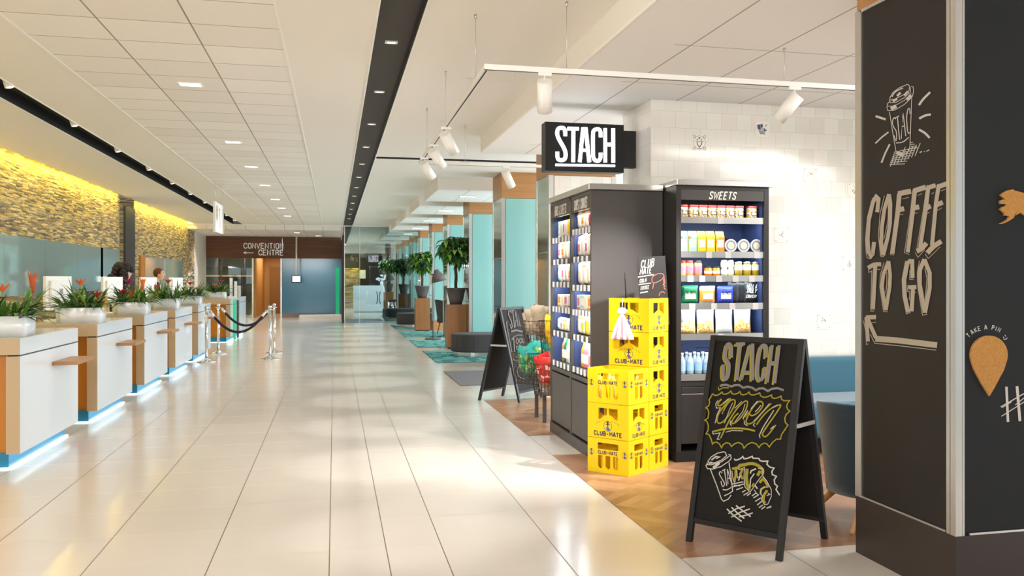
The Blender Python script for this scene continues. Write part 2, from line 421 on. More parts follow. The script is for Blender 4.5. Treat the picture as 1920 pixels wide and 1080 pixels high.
def m_clear(name='clear_glass', f=0.11, tint=(226, 240, 238)):
    m = bpy.data.materials.new(name); m.use_nodes = True; nt = m.node_tree; nt.nodes.clear()
    o = nt.nodes.new('ShaderNodeOutputMaterial'); mx = nt.nodes.new('ShaderNodeMixShader'); a = nt.nodes.new('ShaderNodeBsdfTransparent'); g = nt.nodes.new('ShaderNodeBsdfGlossy')
    a.inputs[0].default_value = (*lin(tint), 1); g.inputs['Roughness'].default_value = 0.02
    mx.inputs[0].default_value = f; nt.links.new(a.outputs[0], mx.inputs[1]); nt.links.new(g.outputs[0], mx.inputs[2]); nt.links.new(mx.outputs[0], o.inputs[0]); return m
M['ctile'] = m_ceiling_tile(); M['rtile'] = m_raft_tile(); M['floor'] = m_floor(); M['parquet'] = m_parquet(); M['stone'] = m_stone()
M['tile'] = m_tilewall(); M['carpet'] = m_carpet(); M['pglass'] = m_panelglass(); M['clear'] = m_clear(); M['shelfclear'] = m_clear('clear_plastic', 0.12, (240, 245, 250))
M['blueglass'] = mat('blue_painted_glass', (88, 138, 164), 0.10, spec=0.3)
M['green'] = mat('green_panel', (22, 168, 112), 0.4, emit=0.25)
M['matgrey'] = mat('entrance_mat', (112, 110, 114), 0.95)
M['matblue'] = mat('threshold_mat', (176, 182, 204), 0.9)
M['warmwall'] = mat('warm_corridor_wall', (196, 154, 96), 0.5)
M['charcoal'] = mat('charcoal_upholstery', (70, 66, 68), 0.7)
M['pot'] = mat('dark_grey_pot', (84, 78, 76), 0.6)

# ------------------------------------------------------------------ floor
mb = MB(); mb.box(-9, -4, -0.12, 9, 52, 0.0); struct('floor', mb, M['floor'])
mb = MB(); mb.box(1.80, 8.71, 0.0, 7.4, 11.46, 0.004); mb.box(1.80, 4.687, 0.0, 7.4, 7.698, 0.004); mb.box(2.3, 7.698, 0.0, 7.4, 8.71, 0.004)
struct('floor_parquet', mb, M['parquet'])
# ------------------------------------------------------------------ ceiling with its two dark light slots
ZC, ZL, ZR = 3.35, 3.18, 3.14
mb = MB()
mb.box(-4.52, -4, ZC, -3.29, 32.8, ZC+0.12)
mb.box(-2.97, -4, ZC, -2.255, 32.8, ZC+0.12)
mb.box(-2.255, -4, ZC, -0.386, 32.8, ZC+0.12, 1)
mb.box(-0.386, -4, ZC, 0.295, 32.8, ZC+0.12)
mb.box(-9, 32.8, ZL, 0.295, 40.5, ZC+0.12, 1)
mb.box(0.605, -4, ZC, 9, 14.26, ZC+0.12); mb.box(0.605, 14.50, ZC, 9, 32.75, ZC+0.12)
mb.box(0.605, 32.75, ZC, 9, 52, ZC+0.12); mb.box(0.25, 32.75, ZC, 0.295, 52, ZC+0.12)
struct('ceiling', mb, [M['paint'], M['ctile']])
mb = MB()
mb.box(-3.40, -4, ZC+0.14, -2.86, 32.8, ZC+0.20); mb.box(-3.2895, -4, ZC+0.001, -3.283, 32.8, ZC+0.139); mb.box(-2.977, -4, ZC+0.001, -2.9705, 32.8, ZC+0.139)
struct('ceiling_slot', mb, mat('black_recess', (14, 13, 13), 0.8)); mb = MB(); mb.box(0.2, -4, ZC+0.09, 0.70, 52, ZC+0.18); mb.box(0.2, -4, ZC+0.005, 0.294, 52, ZC+0.09); mb.box(0.598, -4, ZC+0.001, 0.6045, 14.25, ZC+0.089); mb.box(0.598, 14.51, ZC+0.001, 0.6045, 32.74, ZC+0.089)
mb.box(0.61, 14.24, ZC+0.06, 9, 14.57, ZC+0.16); mb.box(0.61, 14.475, ZC+0.001, 9, 14.499, ZC+0.06)
struct('ceiling_slot', mb, M['dark'])
mb = MB()
for x in (-3.293, -2.967): mb.box(x-0.008, -4, ZC-0.006, x+0.008, 32.8, ZC+0.004)
for x in (0.292, 0.608): mb.box(x-0.007, -4, ZC-0.006, x+0.007, 32.74, ZC+0.004)
mb.box(-2.263, -4, ZC-0.005, -2.247, 32.8, ZC+0.003); mb.box(-0.394, -4, ZC-0.005, -0.378, 32.8, ZC+0.003)
mb.box(-9, 32.72, ZC-0.03, 9, 32.80, ZC+0.0)
struct('trim_1', mb, M['trimwhite'])
# dropped rafts over the shop and between the glazed pillars
PY = [(12.12, 12.95), (15.75, 16.69), (19.72, 20.70), (23.67, 24.66), (27.50, 28.50), (31.4, 32.3), (35.3, 36.2), (39.2, 40.1), (43.1, 44.0)]
RAFT = [(-4, 11.9)]+[(PY[k][1]+0.12, PY[k+1][0]-0.12) for k in range(1, 8)]
RAFT[1] = (17.05, 19.6)
mb = MB()
for a, b in RAFT:
    mb.box(1.83, a, ZR, 9, b, ZR+0.02, 1); mb.box(1.83, a, ZR+0.02, 9, b, ZC, 0)
    mb.box(1.83, a, ZR-0.004, 1.85, b, ZR, 0)
struct('ceiling_raft', mb, [M['paint'], M['rtile']])
# ------------------------------------------------------------------ left: slate walls with back-painted glass, dark opening between
XW = -4.7
mb = MB(); mb.box(XW-0.4, 3.0, 0, XW, 22.8, ZC+0.1); mb.box(XW-0.4, 24.35, 0, XW, 34.4, ZC+0.1)
struct('wall_left', mb, M['stone'])
mb = MB(); mb.box(XW-1.6, 22.4, 0, XW-1.5, 24.9, ZC); mb.box(XW-0.02, 23.3, 0, XW+0.03, 24.35, 3.2); mb.box(XW-1.5, 24.40, 0, XW-0.41, 24.5, ZC)
struct('wall_left_opening', mb, M['greydark'])
mb = MB(); mb.box(XW-0.42, 34.41, 0, XW-0.1, 38.2, ZL); struct('wall_left_far', mb, M['paint'])
mb = MB(); mb.box(XW-0.9, -4, 0, XW-0.8, 3.0, ZC); struct('wall_left_near', mb, M['paint'])
mb = MB()
for a in (9.2, 11.2, 13.2, 15.2, 17.2, 19.2, 21.0): mb.box(XW+0.001, a, 1.25, XW+0.018, min(a+1.994, 22.75), 2.16)
struct('wall_left_glass', mb, M['pglass'])
mb = MB()
for a in (25.55, 27.6, 29.65): mb.box(XW+0.001, a, 1.25, XW+0.018, a+2.04, 2.10)
struct('wall_left_glass_far', mb, M['pglass'])
mb = MB(); mb.box(XW+0.001, 24.95, 0.6, XW+0.05, 25.5, 2.10); struct('trim_2', mb, M['amber'])
# cove of yellow light washing down the slate
mb = MB(); mb.box(XW-0.4, 3.0, ZC+0.1, -4.52, 34.4, ZC+0.2); struct('ceiling_cove', mb, M['paint'])
for y0, y1 in ((3.2, 22.6), (24.5, 34.2)):
    lamp('cove_light', 'AREA', (-4.58, (y0+y1)/2, ZC+0.07), (-4.66, (y0+y1)/2, 2.2), 5.4*(y1-y0), (1.0, 0.80, 0.10), shape='RECTANGLE', size=0.05, size_y=y1-y0).rotation_euler = (0, math.radians(7), 0)
# ------------------------------------------------------------------ far wall: walnut frieze, dark glazed room, warm corridor, blue glass
YB = 38.2
mb = MB(); mb.box(-9, YB, 2.33, -2.0, YB+0.15, ZL); mb.box(-1.985, YB, 2.33, 0.26, YB+0.15, ZL); struct('wall_back', mb, M['walnut'])
mb = MB(); mb.box(-2.0, YB+0.02, 0.16, 0.26, YB+0.1, 2.33); struct('wall_back_glass', mb, M['blueglass'])
mb = MB(); mb.box(-2.05, YB-0.01, 0, 0.26, YB+0.12, 0.16); struct('baseboard_back', mb, mat('stone_skirting', (150, 132, 120), 0.5))
mb = MB(); mb.box(-2.06, YB-0.02, 0, -2.0, YB+0.12, 2.33); mb.box(-3.12, YB-0.02, 0, -3.06, YB+0.12, 2.33); struct('trim_3', mb, M['steel'])
mb = MB(); mb.box(-2.0, YB+0.15, 0, -1.95, 43, 2.6); mb.box(-3.1, YB+0.15, 0, -3.0, 43, 2.6); mb.box(-3.1, 43, 0, -1.95, 43.1, 2.6); mb.box(-3.1, YB+0.15, 2.55, -1.95, 43, 2.6)
struct('wall_corridor', mb, M['warmwall'])
mb = MB(); mb.box(-2.75, 42.9, 0, -2.1, 42.98, 2.05); struct('door_1', mb, mat('corridor_door', (150, 112, 64), 0.5))
lamp('corridor_light', 'AREA', (-2.5, 40.6, 2.5), (-2.5, 40.6, 0), 22, (1, 0.84, 0.6), shape='RECTANGLE', size=0.6, size_y=3)
mb = MB(); mb.box(-9, 41.5, 0, -3.1, 41.6, 2.6); mb.box(-9, YB+0.15, 2.5, -3.1, 41.5, 2.6); struct('wall_side_room', mb, mat('brown_room', (66, 54, 48), 0.6))
mb = MB(); mb.box(-6.2, YB+0.03, 0, -3.12, YB+0.06, 2.33); struct('window_2', mb, M['clear'])
# partition post and the glass screen across the aisle
mb = MB(); mb.box(0.26, 32.74, 0, 0.33, YB+0.1, 3.02); struct('wall_partition', mb, mat('dark_brown_partition', (50, 38, 34), 0.5))
mb = MB(); mb.box(0.335, 32.755, 0.0, 6.0, 32.775, ZC-0.03); struct('window_1', mb, M['clear'])
mb = MB(); mb.box(0.325, 32.73, 0, 0.345, 32.80, ZC-0.03); mb.box(0.84, 32.745, 0, 0.85, 32.785, ZC-0.03); struct('trim_4', mb, M['steel'])
mb = MB(); mb.box(-1.3, 36.7, 0, 0.26, 37.9, 0.12); struct('floor_step', mb, M['trimwhite'])
mb = MB(); mb.box(0.35, 50, 0, 2.6, 50.2, 2.87); mb.box(2.6, 48.5, 0, 2.8, 50.2, ZC); struct('wall_end', mb, M['chalkboard'])
mb = MB(); mb.box(-3, 51.5, 0, 9, 51.6, ZC); struct('wall_end_far', mb, M['paint'])
mb = MB(); mb.box(0.35, 49.9, 0, 1.25, 49.99, 2.1); struct('wall_end_slate', mb, M['stone'])
lamp('slate_fill', 'AREA', (0.8, 49.2, 2.6), (0.8, 49.95, 1.2), 14, (1.0, 0.75, 0.25), shape='RECTANGLE', size=0.8, size_y=0.1)  # added lamp, itself unseen, that turns the end slate golden
# ------------------------------------------------------------------ street glazing on the right
mb = MB()
for k in range(16): mb.box(7.7, -3+k*3.4, 0, 7.8, -2.92+k*3.4, ZC)
mb.box(7.7, -4, 0, 7.8, 52, 0.12); mb.box(7.7, -4, 2.95, 7.8, 52, 3.05)
struct('window_3', mb, M['steel'])
# ------------------------------------------------------------------ glazed pillars
def pillar(y0, y1, white=False):
    X0, X1 = 2.79, 3.72
    t = thing('pillar', '', 'pillar', (X0, y0, 0)); del t['category']; del t['label']; t['kind'] = 'structure'
    w = y1-y0; W = X1-X0
    m = MB(); m.box(0, 0, 2.90, W, w, ZC-0.001); c = obj('cap', m, M['oakx'], t)
    m = MB(); m.box(0.012, 0.012, 0.29, W-0.012, w-0.012, 2.89); obj('core', m, M['pot'], t)
    m = MB(); m.box(0.07, 0.0, 0.29, W-0.02, 0.012, 2.895); obj('front_panel', m, M['tile'] if white else M['teal'], t)
    m = MB()
    for a, b in ((0.29, 1.02), (1.03, 1.86), (1.87, 2.895)): m.box(0.0, 0.06, a, 0.012, w-0.05, b)
    obj('side_panel', m, M['mirrorgreen'], t)
    m = MB()
    for px, py in ((0, 0), (W-0.05, 0)): m.box(px-0.006, py-0.006, 0.28, px+0.06, py+0.05, 2.90)
    m.box(-0.006, w-0.05, 0.28, 0.02, w+0.006, 2.90); m.box(-0.005, 0.05, 1.86, 0.008, w-0.05, 1.875)
    obj('corner_trim', m, M['steel'], t)
    m = MB(); m.box(0.005, 0.005, 0, W, w, 0.285); obj('plinth', m, M['oakx'], t)
    return t
for i, (a, b) in enumerate(PY): pillar(a, b, i == 0)
# unseen brown wall added behind the photographer to darken the glass screen's reflection
mb = MB(); mb.box(0.2, -4.2, 0, 9, -4.05, ZC); struct('wall_rear_baffle', mb, mat('rear_baffle_brown', (70, 54, 44), 0.6))
# white tiled shop wall
mb = MB(); mb.box(2.79, 8.0, 0.0, 7.4, 8.15, ZR-0.001); mb.box(2.79, 8.15, 0.0, 2.94, 8.85, ZR-0.001); struct('wall_shop', mb, M['tile'])
# ------------------------------------------------------------------ near chalkboard pillar
PX0, PY0, PY1, PX1 = 2.788, 3.722, 4.56, 4.3
pil = thing('chalkboard_pillar', 'black chalkboard pillar lettered with coffee to go and an arrow', 'pillar', (PX0, PY0, 0))
W, D = PX1-PX0, PY1-PY0
m = MB(); m.box(0.012, 0.012, 0.31, W, D-0.012, 2.97); obj('core', m, M['greydark'], pil)
m = MB(); m.box(0.0, 0.07, 0.325, 0.012, D-0.05, 2.962); obj('side_board', m, M['chalkboard'], pil)
m = MB(); m.box(0.036, 0.0, 0.325, W, 0.012, 2.962); obj('front_board', m, mat('chalkboard_blue_black', (15, 17, 20), 0.75), pil)
m = MB(); m.box(-0.006, -0.006, 0, W, D+0.004, 0.31); obj('plinth', m, mat('dark_brown_plinth', (48, 40, 37), 0.4), pil)
m = MB(); m.box(0, 0, 2.975, W, D, ZR-0.001); obj('cap', m, M['oakx'], pil)
m = MB()
m.box(-0.008, -0.008, 0.312, 0.028, 0.03, 2.97); m.box(0.030, -0.008, 0.312, 0.040, 0.01, 2.97); m.box(-0.008, 0.034, 0.312, 0.008, 0.060, 2.97)
m.box(-0.008, D-0.05, 0.312, 0.012, D+0.008, 2.97); m.box(-0.008, 0.07, 2.955, 0.008, D-0.04, 2.972); m.box(-0.006, 0.07, 0.312, 0.004, D-0.05, 0.322); m.box(0.07, -0.006, 0.312, W, 0.004, 0.322)
obj('corner_trim', m, M['steel'], pil)
PLS = Plane((PX0, 0, 0), (-1, 0, 0)); PLF = Plane((0, PY0, 0), (0, -1, 0))
def crop(plane, ox, oy, sc, base=0.002): return lambda x, y, k: plane.hit(ox+x/sc, oy+y/sc, base+0.0004*k)
def L2(*p): return list(p)
m = MB(); fn = crop(PLS, 1630, 150, 6.353)
cup = [([(245,210),(280,150),(360,90),(460,50),(482,80),(470,130),(400,180),(300,230),(245,240),(245,210)],8),([(240,240),(250,270),(320,265),(430,200),(490,140),(485,80)],8),
 ([(215,280),(210,330),(220,365),(300,360),(420,290),(510,200),(525,150),(525,85),(500,75)],8),([(215,312),(300,310),(420,240),(500,160)],7),([(245,255),(225,270),(213,300)],7),
 ([(258,345),(320,310)],44),([(450,240),(495,180)],38),([(280,255),(330,222)],26),([(415,185),(460,135)],26),([(330,190),(372,150)],26),([(270,200),(310,140),(400,95)],14,4),
 ([(240,380),(275,600),(318,850)],8),([(505,215),(490,600),(480,810),(440,870),(380,905),(320,860)],8,4),([(330,868),(400,890)],38),([(400,860),(430,800)],8),
 ([(318,750),(400,738),(468,682)],11,4)]
cup += [([(314,465),(293,450),(275,500),(290,560),(320,610),(325,690),(315,720),(295,660)],11,4),([(308,452),(356,428)],11),([(335,442),(360,712)],11),([(380,700),(402,390),(434,668)],11),([(386,556),(420,545)],11),([(485,405),(480,345),(460,350),(445,450),(455,600),(470,635),(486,620)],11,4)]
cup += [([(75,430),(195,470)],26),([(725,145),(640,230),(592,300)],26,3),([(595,460),(660,425),(732,410)],26,3),([(590,590),(660,630),(718,690)],26,3),([(228,620),(150,680),(72,755)],17),([(243,765),(190,870),(145,985)],20),([(600,865),(628,850)],14),([(650,855),(662,850)],10),([(680,850),(715,832)],10)]
for k in range(8):
    a = (250+k*42, 1005-k*18); cup.append(([(a[0], a[1]+25), (a[0]+42+k*3, a[1]-100-k*4)], 9))
for k in range(7):
    a = (240+k*9, 1005-k*24); cup.append(([a, (a[0]+185+k*14, a[1]-6-k*9)], 8))
for k in range(4): cup.append(([(490+k*2, 745+k*24), (520+k*22, 742+k*22)], 8))
chalk(m, cup, fn); obj('chalk_cup_drawing', m, M['chalkw'], pil, world=True, flip=False, label='white chalk drawing of a takeaway cup with rays')
m = MB(); fn = crop(PLS, 1610, 330, 6.75)
cof = [([(235,455),(252,290),(222,262),(180,330),(128,560),(113,800),(125,960),(155,1012),(178,985),(195,835)],50,0),([(385,230),(325,420),(293,650),(285,840),(308,1005)],48,0),([(385,230),(402,350),(397,600),(367,780),(310,1005)],48,0),
 ([(522,195),(500,450),(428,985)],50),([(500,225),(662,192)],66),([(485,435),(576,412)],62),([(715,160),(690,420),(622,965)],50),([(698,190),(850,140)],64),([(668,412),(766,390)],62),
 ([(885,118),(850,420),(778,905)],50),([(872,150),(975,118)],56),([(838,415),(912,380)],60),([(735,955),(800,915),(858,848)],60,3),([(1015,108),(980,330),(928,880)],50),([(998,140),(1115,98)],60),([(975,372),(1065,332)],60),([(868,975),(950,890),(1048,826)],62,3)]
chalk(m, cof, fn, 3)
fn2 = crop(PLS, 1610, 480, 5.684)
togo = [([(100,128),(165,92),(240,88)],44,3),([(178,90),(152,568)],42),([(318,55),(262,200),(248,330),(290,578)],38),([(318,55),(336,200),(330,330),(290,578)],38),
 ([(575,235),(570,35)],42),([(560,42),(520,75),(487,250),(492,430),(530,600)],42),([(565,590),(580,330)],42),([(530,335),(615,330)],44),([(700,35),(652,150),(650,300),(706,605)],44),([(700,35),(757,180),(757,340),(706,605)],44),
 ([(78,655),(186,650)],46),([(80,650),(90,760),(100,910)],38),([(95,668),(185,875)],42),([(178,882),(400,898),(836,950)],62)]
chalk(m, togo, fn2, 3); obj('chalk_lettering', m, M['chalkt'], pil, world=True, flip=False, label='tan chalk lettering reading coffee to go over an arrow')
m = MB()
ol = [([(178,275),(110,520),(85,800),(95,980),(110,1035),(150,1050)],8),([(205,450),(255,460)],8),([(325,250),(270,480),(250,760),(278,1015),(322,1022)],8),([(375,350),(372,560),(320,800)],7),([(490,225),(470,450),(400,990),(445,1003)],8),([(550,290),(635,270)],8),([(525,490),(565,486)],8),
 ([(685,175),(660,420),(580,970),(640,993)],8),([(748,248),(802,220)],8),([(708,472),(746,465)],8),([(862,125),(820,420),(735,930)],8),([(715,965),(750,1030),(835,935)],8),([(918,228),(952,208)],8),([(868,476),(897,455)],8),([(840,985),(880,1045),(1032,895)],8),([(1000,436),(1050,403)],8),([(1040,190),(1100,165)],8)]
chalk(m, ol, fn, 1)
ol2 = [([(105,130),(108,175),(140,160),(128,588),(165,585)],7),([(200,148),(230,140)],7),([(270,70),(232,200),(226,330),(265,590),(310,595)],7),([(300,170),(300,300),(288,400)],7),([(500,50),(462,250),(470,430),(510,618),(555,600)],7),([(562,585),(590,582)],7),([(545,150),(545,250),(585,248)],7),([(525,310),(520,375),(545,380),(540,470)],7),([(595,390),(612,388)],7),
 ([(648,50),(625,180),(630,330),(680,632),(730,620)],7),([(705,130),(728,240),(710,470)],7),([(130,715),(185,705)],7),([(52,690),(75,800),(82,945),(105,935)],7),([(122,830),(170,930),(480,962),(825,1003)],8)]
chalk(m, ol2, fn2, 1); obj('chalk_shadow_line', m, M['chalkt'], pil, world=True, flip=False)
m = MB(); fn = crop(PLF, 1800, 600, 5.4)
tap = []
cx0, cy0, R0 = 280, 352, 268
for i, ch in enumerate('TAKE A PIN'):
    if ch == ' ': continue
    a = math.radians([-45, -34.5, -26, -18, 0, -4, 0, 11.5, 18, 25][i]); cw, h = 24, 42
    for st in FONT[ch]:
        q = []
        for x, y in st:
            lx, ly = (x-0.5)*cw, -(y*h)
            q.append((cx0+(R0-10)*math.sin(a)+lx*math.cos(a)-ly*math.sin(a), cy0-(R0-10)*math.cos(a)+lx*math.sin(a)+ly*math.cos(a)))
        tap.append((q, 7))
tap += [([(438,170),(446,186)],7),([(455,150),(463,168)],7),([(440,192),(456,200),(476,186),(478,178)],7),
 ([(470,675),(486,1032)],25),([(577,670),(607,1024)],28),([(412,880),(648,745)],11),([(425,888),(520,830)],8),([(420,975),(652,828)],9),
 ([(560,860),(760,700)],9),([(760,660),(790,1010)],26),([(860,655),(890,1000)],26)]
chalk(m, tap, fn); obj('chalk_note', m, M['chalkw'], pil, world=True, flip=False, label='small white chalk note take a pin with a hash sign')
def flatcut(name, pts, fnp, th, material, label, cat, smooth=False):
    P = [fnp(*p) for p in pts]
    t = MB(); n = len(P); off = Vector((0, -th, 0))
    t.add(P+[p+off for p in P], [list(range(n)), list(range(n, 2*n))[::-1]]); o = 0
    for k in range(n): k2 = (k+1) % n; t.f.append([k, k2, n+k2, n+k]); t.m.append(0); t.s.append(False)
    ob = obj(name, t, material); b = bmesh.new(); b.from_mesh(ob.data); bmesh.ops.triangulate(b, faces=b.faces); b.to_mesh(ob.data); b.free()
    return tag(ob, label, cat)
fp = lambda x, y: PLF.hit(1800+x/5.4, 600+y/5.4, 0.001)
pin = [(280+187*math.cos(math.radians(a)), 352-195*math.sin(math.radians(a))) for a in range(-18, 199, 9)]+[(130,500),(210,650),(283,768),(340,670),(430,500)]
flatcut('cork_pin', pin, fp, 0.012, M['cork'], 'drop-shaped cork pin board below the take a pin note', 'cork board')
fp = lambda x, y: PLF.hit(1800+x/10.8, 340+y/10.8, 0.001)
mp = [(1700,215),(1500,225),(1296,235),(1240,235),(1130,205),(1080,195),(1040,165),(1010,175),(930,185),(900,210),(870,215),(850,235),(800,265),(795,290),(840,330),(890,375),(850,370),(800,385),(765,410),(790,430),(770,455),(830,465),(905,460),(905,500),(830,520),(800,545),(775,575),(820,600),(850,640),(880,660),(860,695),(900,695),(965,710),(940,760),(870,815),(785,850),(780,866),(820,865),(930,820),(1060,740),(1068,700),(1085,650),(1120,625),(1110,650),(1085,695),(1170,655),(1185,632),(1240,670),(1296,700),(1500,790),(1700,1000)]
flatcut('cork_map', mp, fp, 0.012, M['cork'], 'cork cut-out of a ragged coastline high on the chalkboard pillar', 'cork map')

# ------------------------------------------------------------------ pavement boards
def aboard(fl, fr, br, bl, top, label, group_plane):
    """fl..bl: the four feet on the ground, front panel over fl-fr"""
    fl, fr, br, bl = [Vector((p[0], p[1], 0)) for p in (fl, fr, br, bl)]
    tl = (fl+bl)/2+Vector((0, 0, top)); tr = (fr+br)/2+Vector((0, 0, top)); c = (fl+fr+br+bl)/4
    t = thing('pavement_board', label, 'chalkboard sign', (c.x, c.y, 0))
    for a, b, ta, tb, out in ((fl, fr, tl, tr, 1), (bl, br, tl, tr, -1)):
        n = ((b-a).cross(ta-a)).normalized(); side = (c-(a+b)/2); n = -n if n.dot(side) > 0 else n
        e = (tb-ta).normalized(); sh = n*0.012
        m = MB(); k = 0.105; w = 0.03
        p0 = a.lerp(ta, k); p1 = b.lerp(tb, k)
        q = [p0+e*w+sh*0.4, p1-e*w+sh*0.4, tb-e*w+sh*0.4, ta+e*w+sh*0.4]; q2 = [v-n*0.012 for v in q]
        m.add(q+q2, [[0,1,2,3],[7,6,5,4],[0,4,5,1],[1,5,6,2],[2,6,7,3],[3,7,4,0]])
        obj('board_panel', m, mat('pavement_board_black', (21, 18, 15), 0.65, spec=0.25), t, world=True)
        for s0, s1, d in ((a, ta, e), (b, tb, -e)):
            m = MB(); m.beam(s0+d*0.017+n*0.004, s1+d*0.017+n*0.004, 0.034, 0.026, up=n); obj('leg', m, M['black'], t, world=True)
        m = MB(); m.beam(ta+n*0.004-Vector((0,0,.012)), tb+n*0.004-Vector((0,0,.012)), 0.026, 0.03); m.beam(p0+n*0.002, p1+n*0.002, 0.022, 0.03); obj('rail', m, M['black'], t, world=True)
    for a, b, ta, tb in ((fl, bl, tl, tl), (fr, br, tr, tr)):
        m = MB(); k = 0.60; m.beam(a.lerp(ta, k), b.lerp(tb, k), 0.008, 0.022); obj('stay_bar', m, M['steel'], t, world=True)
    n = ((fr-fl).cross(tl-fl)).normalized(); n = -n if n.dot(c-(fl+fr)/2) > 0 else n
    return t, Plane((fl+fr)/2+n*0.0175, n)
ab, PA = aboard((1.957,4.987),(2.308,4.504),(2.752,4.818),(2.401,5.302), 1.165, 'large black pavement board chalked open with a cup and croissant', None)
m = MB(); f1 = crop(PA, 1320, 630, 10.667, 0.0015); f2 = crop(PA, 1310, 720, 8.306, 0.0015); f3 = crop(PA, 1310, 840, 7.7125, 0.0015)
S1 = [([(548,435),(545,330),(548,230),(520,170),(480,165),(450,220),(425,420),(490,545),(495,640),(480,790),(440,855),(400,850),(378,770),(385,570)],72,3),
 ([(635,160),(822,155)],62),([(730,160),(655,880)],66),([(748,878),(930,175)],62),([(975,150),(968,885)],66),([(820,725),(945,725)],62),
 ([(1240,430),(1250,280),(1235,205),(1190,185),(1140,230),(1095,420),(1070,720),(1085,830),(1120,880),(1165,850),(1200,780),(1220,620)],68,3),
 ([(1365,180),(1265,930)],64),([(1505,185),(1412,945)],64),([(1310,535),(1440,540)],66)]
chalk(m, shift(S1, -38, 30, 44), f1, 0); 
star = [(220,150),(250,178),(290,175),(330,155),(360,125),(380,155),(420,160),(465,140),(500,110),(520,150),(560,160),(610,145),(640,118),(660,160),(700,170),(750,155),(785,125),(805,165),(850,172),(900,160),(950,138),(965,185),(1010,208),(1070,200),(1135,172),(1145,215),(1180,225),(1230,215),(1282,188),(1290,235),(1330,262),(1420,255),(1385,300),(1370,350),(1385,395),(1420,420),(1360,480),(1340,540),(1350,600),(1390,640),(1330,730),(1290,790),(1275,858),(1210,860),(1150,910),(1100,980),(1060,930),(1020,920),(970,945),(940,990),(900,935),(830,910),(760,940),(705,1000),(680,940),(620,910),(560,930),(510,972),(480,925),(430,915),(385,940),(355,992),(325,935),(280,905),(240,910),(215,935),(195,860),(160,785),(115,775),(148,720),(150,640),(125,580),(95,565),(145,530),(158,450),(145,395),(110,370),(155,340),(172,280),(160,250),(220,150)]
opn = [([(355,235),(310,285),(300,328),(340,335),(410,285),(500,225)],30,3),([(500,235),(420,320),(350,400),(300,490),(285,570),(320,612),(400,570),(500,440),(560,320),(562,255),(510,250),(440,320),(380,430)],26,3),
 ([(340,845),(480,560),(600,380),(700,280),(752,268),(760,315),(720,430),(620,560),(540,615),(515,592),(560,510),(620,455)],26,3),
 ([(715,520),(775,445),(820,492),(900,462),(980,375),(1002,305),(960,270),(900,300),(820,400),(750,540),(740,600),(790,622),(880,570),(980,455),(1130,300)],26,3),
 ([(900,635),(1000,500),(1130,380),(1275,328),(1200,465),(1010,740),(1000,800),(1040,820),(1100,770),(1200,640)],26,3),([(225,742),(400,700),(560,690),(720,697),(878,730)],34,3)]
chalk(m, [(star, 18)]+[(a, b*0.85, c) for a, b, c in opn]+[([(305,45),(315,95),(380,58),(470,62)],14)], f2, 0)
cro = [([(480,300),(535,290),(535,390),(515,490)],34),([(560,300),(600,252),(690,240)],48),([(640,300),(600,380),(640,450)],34),([(690,235),(780,225),(870,260),(925,320),(920,380)],44,3),([(700,300),(690,420),(700,520),(735,610)],46),([(890,330),(850,400)],44),([(800,510),(770,560)],26),([(880,500),(935,440),(975,500),(1010,570)],38),([(960,560),(900,600),(895,665)],30),([(990,610),(945,680),(935,760),(960,800)],38)]
chalk(m, cro, f3, 0); obj('chalk_yellow', m, M['chalky'], ab, world=True, flip=False, label='yellow chalk starburst around the word open')
m = MB(); chalk(m, S1, f1, 2)
chalk(m, [([(330,35),(370,15),(430,12),(510,40),(560,18),(630,15),(690,58),(760,42),(830,55),(890,98),(940,70),(1010,68),(1078,110),(1140,75),(1230,65),(1325,98)],34)], f2, 2)
obj('chalk_grey_lettering', m, M['chalkg'], ab, world=True, flip=False, label='grey chalk shop lettering over a scalloped line')
m = MB()
wl = [([(300,255),(265,310),(275,375),(340,370),(290,470),(255,612)],11),([(215,735),(225,780),(335,760),(290,860),(330,860)],12),([(420,750),(520,725),(690,730)],11),([(530,290),(480,400),(400,612)],9),([(722,310),(690,420),(565,590)],9),([(500,570),(490,620),(512,652)],11),([(710,570),(712,620),(762,652)],11),([(1170,410),(1000,680),(945,800),(956,840)],14),([(915,265),(815,385)],12),([(970,330),(930,385),(880,435)],12),([(1100,305),(980,450),(855,580)],9),([(880,600),(850,640),(880,665)],11),([(1225,325),(1150,370)],11),([(465,228),(380,300)],11),([(670,270),(560,380)],9),([(765,410),(690,530),(704,552)],11),([(368,440),(372,466)],12),([(1175,655),(1118,702)],14)]
chalk(m, wl, f2, 4)
